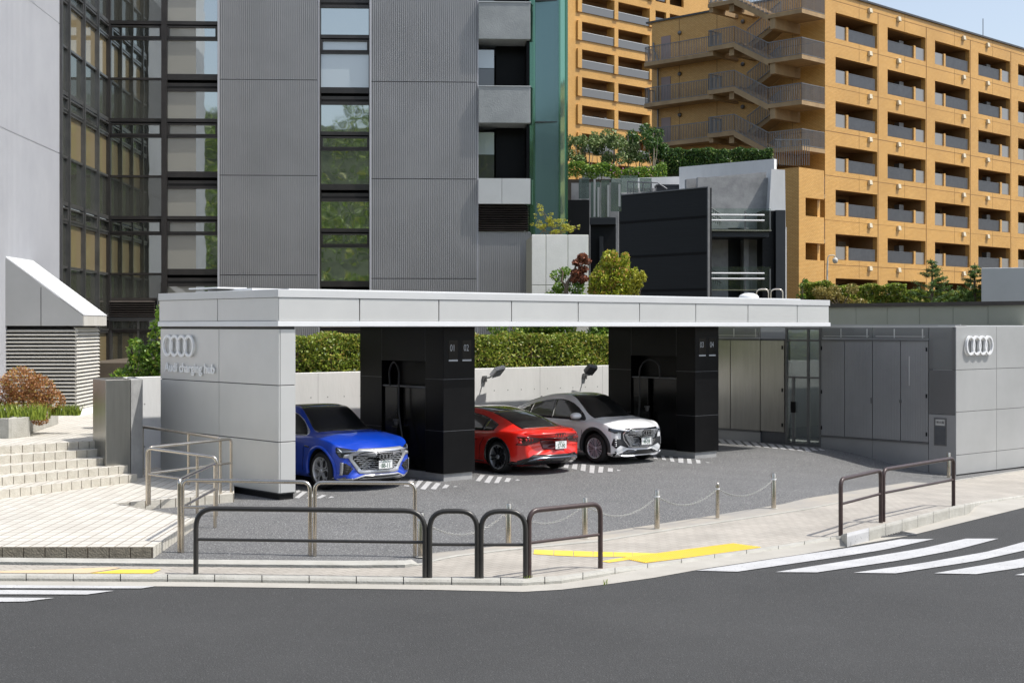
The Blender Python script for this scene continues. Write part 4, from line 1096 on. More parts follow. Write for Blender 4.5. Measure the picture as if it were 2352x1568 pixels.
def one_balcony(k,f):
    a,b=op(k); zt=TOP0-f*FL; zb=zt-OH; ev=(k%2==0)
    root=ap
    gx0,gx1=(a,a+1.35) if ev else (b-1.35,b)
    fx0,fx1=(a+1.35,a+1.60) if ev else (b-1.62,b-1.36)
    rx0,rx1=(a+1.60,b-.12) if ev else (a+.0,b-1.62)
    mb=MB(); mb.box(fx0,.02,zb,fx1,.32,zb+.93); fin=mb.build('balcony_pier',M['orange'],ap)
    mb=MB(); mb.box(gx0+.02,.10,zb+.03,gx1-.02,.13,zb+.88); mb.build('balcony_glass',M['bal_glass'],ap)
    mb=MB(); n=26
    for i in range(n):
        x=rx0+(rx1-rx0)*(i+.5)/n; mb.box(x-.05,.10,zb+.05,x+.05,.13,zb+.80)
    mb.box(rx0,.09,zb+.80,rx1,.15,zb+.84); mb.box(rx0,.14,zb+.0,rx1,.16,zb+.80)
    mb.build('balcony_railing',M['slat'],ap)
    mb=MB(); wx=(a+1.0,a+3.2) if ev else (a+.3,a+2.2)
    mb.box(wx[0],2.16,zb-.1,wx[1],2.19,zt-.35); wd=(b-1.5,b-.5) if ev else (b-2.2,b-1.4)
    mb2=MB(); mb2.box(wd[0],2.16,zb-.1,wd[1],2.19,zt-.25)
    mb.build('window',M['curtain'] if rnd.random()<.3 else M['win'],ap); mb2.build('balcony_door',M['curtain'] if rnd.random()<.15 else M['win'],ap)
    if ev:
        mb=MB(); mb.box(a+.15,.5,zb,a+.55,.8,zb+.55); mb.build('air_conditioner',M['white_metal'],ap)
    else:
        mb=MB(); mb.box(b-1.2,.5,zb,b-.9,.8,zb+.6); mb.build('air_conditioner',M['white_metal'],ap)
        mb=MB(); mb.box(b-2.1,.9,zb+.7,b-1.5,1.3,zb+1.35); mb.build('meter_cabinet',M['slat_l'],ap)
for k in range(NB-1):
    for f in range(7): one_balcony(k,f)
mb0=MB()
for k in range(NB-1):
    for f in range(7):
        x=op(k)[0]+(4.0 if k%2==0 else 1.2); z=TOP0-f*FL+.55
        mb=MB(); mb.extr([(x,-.20,z+.06),(x,-.02,z+.0),(x,-.0,z+.36),(x,-.15,z+.36)],(.34,0,0)); mb.build('vent_hood',M['cream'],ap)
# joints on shaded side
mb=MB()
for y in (2.5,5.2,8.7,12.0): mb.box(-.006,y,2,0,y+.03,ROOF-.2)
for f in range(8): z=TOP0-f*FL-OH-.36; mb.box(-.006,.3,z,0,14.5,z+.025)
mb.build('tile_joint',M['tjoint'],ap)
for dx in (6.2,23):
    mb=MB(); mb.tube([(0,0,0),(0,0,3.2 if dx<10 else 1.6)],.03,6); p=(CO[0]+dx*w1[0]+.6*w2[0],CO[1]+dx*w1[1]+.6*w2[1],ROOF-.03)
    mb.box(-.15,-.15,0,.15,.15,.12); mb.build('lightning_rod',M['slat'],loc=p,label='tall thin lightning rod on the orange block roof' if dx<10 else 'short thin lightning rod farther right on the orange block roof',cat='lightning rod')
# galleries, doors, lamps on the shaded side and the outside stair.  local x negative = outwards
def rail(mb,P,h=1.1,gap=.14,th=.035):
    for a,b in zip(P,P[1:]):
        a=Vector(a);b=Vector(b); L=(b-a).length; n=max(1,int(L/gap))
        for i in range(n+1):
            p=a.lerp(b,i/n); mb.box(p.x-th/2,p.y-th/2,p.z+.05,p.x+th/2,p.y+th/2,p.z+h)
        mb.bar(a+Vector((0,0,h)),b+Vector((0,0,h)),.06,.05); mb.bar(a+Vector((0,0,.06)),b+Vector((0,0,.06)),.05,.04)
for j in range(-1,5):
    z=22.03-j*FL
    # gallery slab and its railing
    gy1=14.35
    if j>=0:
        mb=MB(); mb.prism([(-1.45,7.2),(-1.45,gy1-.3),(-1.1,gy1),(0,gy1),(0,7.2)],z-.26,z); mb.build('gallery_slab',M['orange_slab'],ap)
        mb=MB(); rail(mb,[(-1.38,7.3,z),(-1.38,gy1-.35,z),(-1.05,gy1-.08,z),(-.05,gy1-.08,z)]); mb.build('gallery_railing',M['slat_l'],ap)
        mb=MB(); mb.box(-.03,12.8,z,-.0,13.65,z+2.0); mb.build('gallery_door',M['gdoor'],ap)
        for y in (11.95,6.5):
            mb=MB(); mb.lathe([(.0,0),(.13,.01),(.16,.06),(.14,.12),(.08,.17),(0,.19)],c=(0,y,z+2.05),axis=(-1,0,0),n=12); mb.build('wall_lamp',M['slat_l'],ap)
    # stair: upper landing, flight, lower landing
    z2=z-FL/2
    mb=MB(); mb.box(-3.0,5.1,z-.28,-1.45,7.25,z); mb.box(-2.7,5.3,z-.75,-.0,5.7,z-.28); mb.box(-2.9,6.9,z-.6,0,7.2,z-.28)
    mb.build('stair_landing',M['orange_slab'],ap)
    mb=MB(); mb.extr([(-3.0,5.1,z),(-3.0,2.4,z2),(-3.0,2.4,z2-.38),(-3.0,5.1,z-.38)],(1.35,0,0))
    n=8
    for i in range(n): y=5.1-(i+1)*2.7/n; zz_=z-(i+1)*(FL/2)/n; mb.box(-2.95,y,zz_-.05,-1.68,y+2.7/n,zz_+.17)
    mb.build('stair_flight',M['orange_slab'],ap)
    mb=MB(); mb.box(-3.0,-.2,z2-.26,-.3,2.4,z2); mb.box(-2.9,1.9,z2-.95,0,2.3,z2-.26); mb.build('stair_landing',M['orange_slab'],ap)
    mb=MB(); mb.extr([(-1.45,5.1,z-FL),(-1.45,2.4,z2),(-1.45,2.4,z2-.3),(-1.45,5.1,z-FL-.3)],(1.2,0,0))
    for i in range(n): y=2.4+i*2.7/n; zz_=z2-(i)*(FL/2)/n; mb.box(-1.42,y,zz_-.3,-.28,y+2.7/n,zz_)
    mb.build('stair_flight',M['orange_slab'],ap)
    mb=MB(); rail(mb,[(-1.5,7.2,z),(-2.95,7.2,z),(-2.95,5.1,z),(-2.95,2.4,z2),(-2.95,-.15,z2),(-.35,-.15,z2)],gap=.13); mb.build('stair_railing',M['slat_l'],ap)
    mb=MB(); rail(mb,[(-1.5,2.4,z2),(-1.5,5.1,z-FL)],gap=.15); mb.build('stair_railing',M['slat_l'],ap)
mb=MB(); mb.tube([(-.1,14.3,ROOF-1.6),(-.1,14.3,ROOF-2.1),(-.15,13.85,ROOF-2.8),(-.15,13.85,14)],.06,8); mb.build('downpipe',M['slat_l'],ap)
mb=MB(); mb.box(.3,14.2,1.5,12,14.54,ROOF-.2); mb.build('rear_wall',M['orange'],ap)
# lower wing between the grey column and the corner pier
lw0=along(1842,CO,w1)
mb=MB()
for (z0,z1) in ((1.5,4.9),(7.35,9.55),(12.2,14.1)): pass
xw0=(1835-CX)/FD*92; 
lwg=empty('apartment_annex',(xw0,92.0,0),OA,'low ochre tiled stair wing with dark openings left of the apartment block corner','building')
mb=MB(); WW=2.9
zs=[(CAMZ+(HY-y)/FD*93) for y in (388,455,497,558,597,655,740)]
mb.box(0,0,1.5,.75,.3,zs[0])
mb.box(.75,0,zs[1],WW,.3,zs[0]-.0); mb.box(.75,0,zs[3],WW,.3,zs[2]); mb.box(.75,0,zs[5],WW,.3,zs[4])
mb.box(0,.3,1.5,.3,6,zs[0]); mb.box(2.6,.31,1.5,WW,6,zs[0]); mb.build('tiled_wall',M['orange'],lwg)
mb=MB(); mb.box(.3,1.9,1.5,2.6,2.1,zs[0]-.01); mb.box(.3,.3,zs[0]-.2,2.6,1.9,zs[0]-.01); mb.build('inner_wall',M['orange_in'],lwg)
# ------------------------------------------------------------------ second orange block (left)
q0=at(1305,749,150.0); 
qb=empty('apartment_block',(q0.x,q0.y,0),R(43.5),'ochre tiled apartment block with grey glazed balconies behind the teal glass shaft','apartment building')
wd=(math.cos(R(43.5)),math.sin(R(43.5)))
tq=lambda px:along(px,(q0.x,q0.y),wd)
QR=tq(1660)
band_y=[(-30,-2),(25,47),(73,95),(115,140),(165,186),(210,232),(278,300)]   # not used directly
a0,a1,a2,a3=tq(1328),tq(1408),tq(1413),tq(1489)
Y0q=lambda px:q0.y+tq(px)*wd[1]
zq=lambda px,py:CAMZ+(HY-py)/FD*Y0q(px)
flr=(zq(1328,8)-zq(1328,265))/4.0
zt0=zq(1328,8)+0  # top of railing band, storey 0 (y 8 at x 1328)
mb=MB(); XE=tq(1492)
tops=[zt0-k*flr for k in range(-3,8)]
for zt in tops:
    mb.box(-3,0,zt-1.8,QR,.3,zt-.8)          # tile band below the railing
    for (x0,x1) in ((-3,-1.2),(-.2,a0-.25)): mb.box(x0,0,zt-.8,x1,.3,zt+flr-1.8)
    for x in (a0-.25,a1,a3): mb.box(x,-.22,zt-.9,x+.6,.9,zt+flr-1.8)
    mb.box(a3+.45,0,zt-.8,a3+1.2,.3,zt+flr-1.8); mb.box(a3+3.0,0,zt-.8,a3+3.6,.3,zt+flr-1.8);mb.box(a3+6.0,0,zt-.8,QR,.3,zt+flr-1.8)
mb.build('tiled_wall',M['orange'],qb)
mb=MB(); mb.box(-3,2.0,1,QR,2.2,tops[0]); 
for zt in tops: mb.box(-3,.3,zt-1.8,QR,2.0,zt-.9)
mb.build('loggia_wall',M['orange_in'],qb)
for zt in tops[1:]:
    for x0,x1 in ((a0+.2,a1),(a1+.45,a3)):
        mb=MB(); mb.box(x0,-.12,zt-.85,x1,-.06,zt-.06); mb.build('balcony_panel',M['bal_glass2'],qb)
        mb=MB(); mb.box(x0,-.14,zt-.06,x1,-.04,zt); mb.build('balcony_handrail',M['silver'],qb)
        mb=MB(); mb.box(x0+.3,1.95,zt-.9,x0+(x1-x0)*.55,1.98,zt+.55); mb.build('window',M['win'],qb)
        mb=MB(); mb.box(x1-1.4,1.6,zt-.9,x1-.5,1.64,zt+.5); mb.build('balcony_door',M['win'],qb)
    mb=MB(); mb.box(-1.2,.12,zt-.6,-.2,.16,zt+.3); mb.build('window',M['win'],qb)
    mb=MB(); mb.box(a3+1.2,.12,zt-.6,a3+3,.16,zt+.4); mb.build('window',M['win'],qb)
mb=MB(); mb.box(9,2.3,1,30,12,33); mb.build('rear_tower',M['orange'],qb)

# ------------------------------------------------------------------ dark slatted building and concrete behind
db_c=at(1625,749,68.0)
DA=A
db=empty('slatted_building',(db_c.x,db_c.y,0),DA,'black slatted building with glass balustrades and open terraces behind the yellow green bush','building')
vv=(-uy,ux)
tD=lambda px:along(px,(db_c.x,db_c.y),vv)
Lb=tD(1408); ztb=CAMZ+(HY-431)/FD*68
mb=MB(); mb.box(0,0,1,.3,Lb,ztb); mb.build('slatted_screen',M['blackclad'],db)
mb=MB(); zz3=[CAMZ+(HY-y)/FD*68 for y in (500,584,667)]
for z in zz3: mb.box(-.012,0,z,0,Lb,z+.12)
mb.build('screen_joint',M['dark_joint'],db)
mb=MB(); mb.box(-.03,-.06,1,.1,.0,ztb+.05); mb.box(-.05,0,ztb,.3,Lb,ztb+.05); mb.build('edge_trim',M['slat_l'],db)
# terraces to the right of the screen
U=lambda px:along(px,(db_c.x,db_c.y),(ux,uy))
# frontal zone is built in its own frame
db2=empty('concrete_building',(db_c.x,db_c.y+.4,0),R(4),'fair faced concrete building with glass railed landings between the black screen and the orange block','building')
dc=(math.cos(R(4)),math.sin(R(4))); O2=(db_c.x,db_c.y+.4)
X2=lambda px:along(px,O2,dc)
Z2=lambda px,py:CAMZ+(HY-py)/FD*(O2[1]+X2(px)*dc[1])
mb=MB(); a,b=X2(1625)+.05,X2(1796)
mb.box(a,2.6,Z2(1700,515)+0,b,2.9,Z2(1700,395)); 
mb.box(a,2.6,1,X2(1700),2.9,Z2(1700,515)); mb.box(X2(1733),2.2,1,X2(1745),2.9,Z2(1700,515)); mb.box(X2(1745),2.6,1,b,2.9,Z2(1700,515))
mb.build('concrete_wall',M['conc_grey'],db2)
mb=MB(); mb.extr([(X2(1606),3.2,9.0),(X2(1806),3.2,9.0),(X2(1806),3.2,Z2(1806,378)),(X2(1606),3.2,Z2(1606,396))],(0,.4,0)); mb.build('rear_wall',M['conc_grey'],db2)
mb=MB(); mb.extr([(X2(1788),2.0,Z2(1788,520)),(X2(1830),2.0,Z2(1830,520)),(X2(1828),2.0,Z2(1828,380)),(X2(1796),2.0,Z2(1796,378))],(0,1.0,0)); mb.box(X2(1818),2.0,1,X2(1832),3.0,Z2(1818,515)); mb.build('concrete_pier',M['conc'],db2)
mb=MB(); mb.box(X2(1797),1.2,1,X2(1819),2.6,Z2(1797,478)); mb.build('anthracite_pier',M['blackclad2'],db2)
mb=MB(); mb.box(X2(1769),1.5,1,X2(1796),2.6,Z2(1797,478)); mb.box(X2(1700),2.9,1,X2(1733),3.1,Z2(1700,515)); mb.build('dark_recess',M['blackclad'],db2)
mb=MB(); mb.box(a,.6,Z2(1700,698),X2(1770),2.6,Z2(1700,690)); mb.build('landing_slab',M['blackclad2'],db2)
mb=MB(); mb.box(a,.3,Z2(1700,543),X2(1770),2.6,Z2(1700,525)); mb.build('landing_slab',M['blackclad2'],db2)
for y0,y1 in ((478,531),(612,668)):
    mb=MB(); mb.box(a,.2,Z2(1700,y1),X2(1773),.23,Z2(1700,y0)); mb.build('glass_balustrade',M['clear'],db2)
    mb=MB()
    for y in (y0+15.5,y0+28): z=Z2(1700,y); mb.tube([(a,.12,z),(X2(1757),.12,z)],.045,6)
    mb.build('handrail',M['white_metal'],db2)
    mb=MB()
    for px in (1628,1714,1771): mb.box(X2(px)-.03,.16,Z2(1700,y1),X2(px)+.03,.24,Z2(1700,y0+5))
    mb.build('baluster_post',M['slat_l'],db2)
    mb=MB(); mb.box(a,.1,Z2(1700,y1-1),X2(1773),.3,Z2(1700,y1-3.5)); mb.build('base_rail',M['steel'],db2)
# stair rails behind the balustrades
for y0 in (458,600):
    mb=MB()
    for k in range(3): mb.tube([(X2(1626),1.4,Z2(1626,y0+9*k)),(X2(1672),1.4,Z2(1672,y0+30+9*k))],.03,6)
    for k in range(9): x=1628+k*5; mb.tube([(X2(x),1.4,Z2(x,y0+(x-1626)*.65)),(X2(x),1.4,Z2(x,y0+34+(x-1626)*.5))],.02,5)
    mb.build('stair_handrail',M['slat_l'],db2)
# hillside parapet above
pp=at(1560,749,78.0); mb=MB()
L3=9.0
pw=empty('parapet_wall',(at(1560,749,80).x,80,0),R(-36),'pale concrete parapet on top of the concrete building below the dark hedge','wall')
tP=lambda px:along(px,(pw.location.x,80.0),(math.cos(R(-36)),math.sin(R(-36))))
x3=tP(1778); z3=CAMZ+(HY-384)/FD*80; Y3=80-x3*math.sin(R(36)); 
mb.extr([(0,0,8),(x3,0,8),(x3,0,CAMZ+(HY-365)/FD*Y3),(0,0,z3)],(0,.3,0)); mb.build('parapet',M['conc'],pw)
# glass fence and walls left of the screen
mb=MB()
gf=empty('glass_terrace_wall',(at(1305,749,62).x,62,0),R(-6),'dark wall topped by a glass terrace fence behind the teal shaft','wall')
XG=lambda px:along(px,(gf.location.x,62.0),(math.cos(R(-6)),math.sin(R(-6))))
ZG=lambda px,py:CAMZ+(HY-py)/FD*(62-XG(px)*math.sin(R(6)))
mb.box(XG(1290),0,1,XG(1353),.3,ZG(1340,459)); mb.box(XG(1353),1.2,1,XG(1412),1.5,ZG(1380,500)); mb.build('dark_wall',M['blackclad'],gf)
mb=MB(); mb.box(XG(1352),.9,ZG(1380,512),XG(1412),1.5,ZG(1380,496)); mb.box(XG(1375),.8,1,XG(1383),1.2,ZG(1380,540)); mb.build('beam',M['blackclad2'],gf)
mb=MB(); mb.box(XG(1300),3.5,1,XG(1415),3.8,ZG(1380,401)); mb.build('concrete_upstand',M['conc_grey'],gf)
mb=MB()
for a,b,y0,y1,d in ((1328,1352,406,455,.4),(1354,1376,412,495,1.1),(1378,1398,408,495,1.1),(1400,1425,403,480,1.4)): mb.box(XG(a),d,ZG(a,y1),XG(b),d+.03,ZG(a,y0))
mb.build('glass_panel',M['fence_glass'],gf)
mb=MB()
for x,y0,y1 in ((1330,407,455),(1347,425,495),(1363,406,494),(1372,425,494),(1395,420,494),(1421,418,470)): mb.box(XG(x)-.04,.95,ZG(x,y1),XG(x)+.04,1.05,ZG(x,y0))
mb.build('fence_post',M['silver'],gf)
rt=empty('roof_terrace',(at(1415,749,80).x,80,0),0,'roof terrace with thin grey railing and dark box behind the top of the black screen','roof terrace')
XT=lambda px:(px-1415)/FD*80
ZT_=lambda y:CAMZ+(HY-y)/FD*80
mb=MB(); mb.extr([(XT(1410),1.5,6),(XT(1640),1.5,6),(XT(1640),1.5,ZT_(397)),(XT(1410),1.5,ZT_(404))],(0,.3,0)); mb.build('lit_concrete',M['conc'],rt)
mb=MB(); mb.box(XT(1418),-2,6,XT(1600),1.5,ZT_(452)); mb.build('terrace_floor',M['conc_grey'],rt)
mb=MB()
for a,b,y0,y1 in ((1428,1468,400,440),(1472,1500,406,438)): mb.box(XT(a),.8,ZT_(y1),XT(b),.83,ZT_(y0))
mb.build('glass_panel',M['fence_glass'],rt)
mb=MB(); mb.tube([(XT(1441),0,ZT_(446)),(XT(1441),0,ZT_(418)),(XT(1510),0,ZT_(420)),(XT(1532),0,ZT_(434))],.04,6)
for k in range(19): x=1441+k*3.6; mb.tube([(XT(x),0,ZT_(448)),(XT(x),0,ZT_(432))],.022,4)
for x in (1456,1477,1496): mb.tube([(XT(x),0,ZT_(446)),(XT(x),0,ZT_(418))],.035,5)
mb.build('terrace_railing',M['slat'],rt)
mb=MB(); mb.box(XT(1510),.2,ZT_(450),XT(1568),1.2,ZT_(426)); mb.box(XT(1508),.15,ZT_(427),XT(1570),1.25,ZT_(423)); mb.build('roof_box',M['blackclad2'],rt)
# small fence right above the concrete pier
mb=MB(); fp=at(1780,749,84); 
for k in range(16): mb.box(k*.13,0,0,k*.13+.035,.035,1.5)
mb.box(0,-.01,1.46,2.0,.05,1.52); mb.build('picket_fence',M['slat_l'],loc=(fp.x,fp.y,CAMZ+(HY-380)/FD*84),label='short grey picket fence above the concrete pier beside the orange corner',cat='fence')
# street lamp / camera pole
pl=at(1900,700,62.0); lp=empty('lamp_post',(pl.x,pl.y,3.0),0,'slim pale camera pole with curved arm above the right hedge','lamp post')
zt=CAMZ+(HY-598)/FD*62-3.0
mb=MB(); mb.tube([(0,0,0),(0,0,zt-.4),(.02,0,zt)],.035,8); mb.tube(fillet([(.0,0,zt-.05),(.05,0,zt+.22),(.32,0,zt+.22),(.34,0,zt+.05)],.12,5),.022,8); mb.build('pole',M['louver_white'],lp)
mb=MB(); mb.lathe([(.02,.14),(.09,.11),(.12,.04),(.11,-.03),(.07,-.10),(0,-.12)],c=(.34,0,zt-.02),n=14); mb.build('camera_dome',M['louver_white'],lp)
# ------------------------------------------------------------------ planting
G=np.random.default_rng(11)
def box_pts(n,L,D,H,g,shell=.16):
    """points near the skin of a clipped hedge box"""
    P=np.column_stack([g.uniform(0,L,n),g.uniform(0,D,n),g.uniform(0,H,n)])
    f=g.uniform(0,1,n); dep=np.abs(g.normal(0,shell,n))
    m=f<.55; P[m,1]=dep[m]
    m=(f>=.55)&(f<.85); P[m,2]=H-dep[m]*.7
    P[:,2]+= .05*np.sin(P[:,0]*3.1)+.04*np.sin(P[:,0]*7.3+1); P[:,1]+=.05*np.sin(P[:,0]*2.3+P[:,2]*4)
    return P
def hedge(u,v,L,D,H,z,n,size,m,label,frame=None,ang=None,kind_core=True):
    loc=(*UV(u,v),z) if frame is None else (*frame,z)
    r=empty('hedge',loc,A if ang is None else ang,label,'hedge','clipped hedges')
    leaves('foliage',box_pts(n,L,D,H,G),size,m,r,seed=int(G.integers(1e6)))
    mb=MB(); 
    for k in range(int(L/.5)): x=.2+k*.5; mb.tube([(x,D*.5,-.1),(x+.05*math.sin(k*3),D*.45,H*.5),(x+.08*math.sin(k*5),D*.5,H*.85)],.02,5)
    mb.build('stems',M['bark'],r)
    return r
hh=hedge(1.2,6.25,15.2,.75,.95,2.08,34000,.085,M['lf_hedge'],'long sunlit clipped hedge on top of the white concrete wall behind the charging bays')
mb=MB(); 
for k in range(13): x=.5+k*.95; mb.tube([(x,.12,-.1),(x,.12,.62)],.025,6)
for z in (.33,): mb.tube([(0,.14,z),(12,.14,z)],.018,6)
mb.build('support_rail',M['bark'],hh)
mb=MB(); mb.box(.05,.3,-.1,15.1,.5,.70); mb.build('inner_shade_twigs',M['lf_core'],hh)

def shrub(name,loc,blobs,n,size,m,label,cat='shrub',stems=None,trunk_m=None,group=None,rz=0,core=True,asp=.5,up=0):
    r=empty(name,loc,rz,label,cat,group)
    g=np.random.default_rng(abs(hash(label))%9999 if False else sum(map(ord,label)))
    P,_=clump_pts(g,blobs,n); leaves('crown',P,size,m,r,seed=sum(map(ord,label)),asp=asp,up=up)
    mb=MB()
    if stems:
        for s in stems: mb.tube(s[0],s[1],6,r1=s[2])
    else:
        for b in blobs[:10]: mb.tube([(b[0]*.15,b[1]*.15,0),(b[0]*.6,b[1]*.6,b[2]*.5),(b[0],b[1],b[2])],.03,5,r1=.008)
    mb.build('stems' if cat!='tree' else 'trunk',trunk_m or M['bark'],r)
    return r
def rblobs(seed,n,sx,sy,z0,z1,r0,r1,taper=0):
    q=random.Random(seed); out=[]
    for _ in range(n):
        z=q.uniform(z0,z1); t=(z-z0)/(z1-z0+1e-6); k=1-taper*t; r=q.uniform(r0,r1)
        out.append((q.uniform(-sx,sx)*k,q.uniform(-sy,sy)*k,z,r,r,r*.85))
    return out
# bigger shrubs at the right end of the wall
p=UV(13.3,7.5); shrub('shrub',(*p,2.05),rblobs(3,16,1.1,.5,.4,1.6,.3,.5),7000,.10,M['lf_green'],'tall dark green shrub behind the hedge beside the second black pillar')
p=UV(15.6,7.2); shrub('shrub',(*p,2.05),rblobs(4,14,1.3,.5,.4,1.6,.3,.5),4000,.11,M['lf_green'],'green shrub behind the second black pillar above the white wall')
# shrub left of the canopy
p=at(322,749,33.5); shrub('shrub',(p.x,p.y,.9),[(-.35,0,0.95,.42,.4,.45),(.15,0,0.75,.5,.4,.5),(.0,.1,1.35,.38,.35,.4),(-.45,0,0.30,.35,.3,.4),(.3,0,1.55,.33,.3,.4),(.42,0,2.10,.25,.25,.45),(.5,0,2.55,.16,.16,.35),(-.1,0,1.80,.22,.2,.3),(.2,0,0.15,.5,.3,.5),(.62,0,1.25,.35,.3,.5)],5200,.105,M['lf_green'],'bright green loose shrub between the office door and the canopy end wall')
# rust brown bush and grass in the trough
p=gd(46,940,.9); p=Vector((tr2.location.x-.15,tr2.location.y+.35,0)); shrub('shrub',(p.x,p.y,1.25),[(-.55,0,.55,.38,.3,.36),(-.1,0,.75,.42,.32,.38),(.3,0,.6,.36,.3,.36),(-.85,0,.3,.3,.3,.3),(.62,0,.35,.25,.25,.28),(.05,-.1,.3,.5,.3,.3),(.4,-.25,.0,.22,.15,.16)],9000,.055,M['lf_rust'],'rust brown rounded bush in the concrete trough at left')
def tuft(loc,n,h,spread,m,label,w=.012,yb=.6):
    g=random.Random(len(label)); vs=[];fs=[]
    for i in range(n):
        x=g.uniform(-spread,spread); y=g.uniform(-.2,.2)*yb; hh_=h*g.uniform(.5,1); dx=g.gauss(0,.12)*hh_*2; dy=g.gauss(0,.1)*hh_*2; a=g.uniform(0,3.14); cx_,cy_=math.cos(a)*w,math.sin(a)*w
        b=len(vs); vs+=[(x-cx_,y-cy_,0),(x+cx_,y+cy_,0),(x+dx*.4+cx_*.8,y+dy*.4+cy_*.8,hh_*.6),(x+dx*.4-cx_*.8,y+dy*.4-cy_*.8,hh_*.6),(x+dx,y+dy,hh_)]
        fs+=[(b,b+1,b+2,b+3),(b+3,b+2,b+4)]
    me=bpy.data.meshes.new('grass_tuft'); me.from_pydata(vs,[],fs); at_=me.attributes.new('leaf','FLOAT','FACE'); at_.data.foreach_set('value',[g.uniform(0,1) for _ in fs]); me.materials.append(m)
    link('grass_tuft',me,None,loc=loc,label=label,cat='grass tuft',group='grass tufts')
tuft((tr1.location.x+.95,tr1.location.y+.35,1.25),650,.40,.75,M['lf_grass'],'fresh green grass tuft in the trough left of the rust brown bush',yb=1.4)
tuft((tr2.location.x+.75,tr2.location.y+.3,1.3),300,.28,.30,M['lf_grass'],'small green grass tuft in the trough right of the rust brown bush')
for q,lb in (((1388,1341),'tiny weed at the kerb beside the foot of the brown guard rail'),((1213,1325),'tiny weed at the kerb between two dark hoops')):
    g_=gd(*q,.01); tuft(g_,16,.07,.05,M['lf_grass'],lb,w=.005)
# planting seen above the canopy
p=at(1310,749,43.5); zr=2.05
def zpx(y,Y): return CAMZ+(HY-y)/FD*Y-zr
X=lambda x,Y=43.5:(x-1310)/FD*Y
b=[]
for x,y,r in ((1338,590,.16),(1348,600,.14),(1328,603,.17),(1340,618,.15),(1325,628,.20),(1338,640,.18),(1318,642,.14)): b.append((X(x),0,zpx(y,43.5),r,r,r*.7))
r=shrub('maple_tree',(p.x,p.y,zr),b,1500,.085,M['lf_red'],'small maple with copper leaves and a twisted trunk in front of the white stone block','tree',
   stems=[([(0,0,0),(X(1300),0,zpx(668,43.5)),(X(1303),0,zpx(650,43.5)),(X(1318),0,zpx(628,43.5)),(X(1322),0,zpx(612,43.5)),(X(1335),0,zpx(600,43.5))],.09,.02),([(X(1302),0,zpx(660,43.5)),(X(1290),0,zpx(645,43.5)),(X(1293),0,zpx(625,43.5)),(X(1285),0,zpx(615,43.5))],.05,.012)],asp=.8)
b=[(X(1283)+.0,.2,zpx(632,43.5),.26,.2,.2),(X(1300),.2,zpx(622,43.5),.18,.2,.14),(X(1322),-.2,zpx(662,43.5),.3,.2,.18),(X(1284),-.1,zpx(660,43.5),.2,.2,.16),(X(1330),-.1,zpx(650,43.5),.18,.2,.16),(X(1278),0,zpx(690,43.5),.4,.3,.4),(X(1330),0,zpx(700,43.5),.4,.3,.4)]
shrub('shrub',(p.x,p.y+.3,zr),b,2600,.09,M['lf_green'],'green leafy shrub around the trunk of the copper leaved maple')
p=at(1415,749,45.0); X=lambda x,Y=45.0:(x-1415)/FD*Y
b=[]
for x,y,r in ((1400,595,.28),(1412,612,.33),(1388,622,.3),(1428,625,.3),(1375,640,.3),(1405,640,.42),(1435,648,.33),(1380,662,.35),(1415,665,.4),(1445,662,.25),(1365,665,.2),(1372,650,.18),(1408,700,.6),(1375,705,.5),(1445,705,.5)): b.append((X(x),random.Random(x).uniform(-.3,.3),zpx(y,45),r,r,r))
q=random.Random(8)
for _ in range(26):
    a=q.uniform(-.3,3.4); R1=q.uniform(.75,1.15); r_=q.uniform(.07,.16); b.append((X(1408)+math.cos(a)*R1*.72,q.uniform(-.3,.3),zpx(660,45)+math.sin(a)*R1*.92,r_,r_,r_*1.3))
shrub('bush',(p.x,p.y,zr),b,9500,.10,M['lf_yellow'],'round yellow green bush with reddish tips in front of the black slatted building','bush',up=-.4)
b=[(X(1400),0,zpx(583,45),.1,.1,.2),(X(1395),0,zpx(575,45),.08,.1,.15),(X(1410),0,zpx(590,45),.12,.1,.15)]
b2=[]
for x,y,r in ((1462,642,.15),(1470,632,.12),(1455,652,.15),(1474,640,.1),(1465,655,.12),(1452,664,.14)): b2.append((X(x),-.1,zpx(y,45),r,r,r))
shrub('shrub',(p.x,p.y-.5,zr),b2+[(X(1455),-.1,zpx(672,45),.12,.1,.1)],900,.09,M['lf_yel'],'yellow leaved sprig at the right of the round yellow green bush')
# twigs on the stone planter
p=at(1240,749,47.0); zr=CAMZ+(HY-540)/FD*46.5
X=lambda x,Y=47.0:(x-1240)/FD*Y
def zpy(y): return CAMZ+(HY-y)/FD*47-zr
st=[];b=[]; q=random.Random(5)
for tx,ty in ((1232,462),(1238,475),(1226,490),(1222,512),(1262,500),(1275,505),(1270,488),(1285,505),(1300,500),(1312,505),(1330,515),(1310,520),(1335,522),(1290,525),(1250,515)):
    x0=q.choice([1236,1262,1285,1250]); st.append(([(X(x0),0,0),(X((x0+tx)/2+q.uniform(-6,6)),0,zpy(540+(ty-540)*.5)),(X(tx),0,zpy(ty))],.018,.005))
    for _ in range(4): 
        t=q.uniform(.45,1); r=q.uniform(.05,.13); b.append((X(x0+(tx-x0)*t+q.uniform(-4,4)),q.uniform(-.1,.1),zpy(540+(ty-540)*t),r,r,r*.6))
shrub('twiggy_shrub',(p.x,p.y+.4,zr),b,1500,.06,M['lf_yel'],'sparse yellow budding twigs growing on the white stone block','shrub',stems=st,trunk_m=M['bark'])
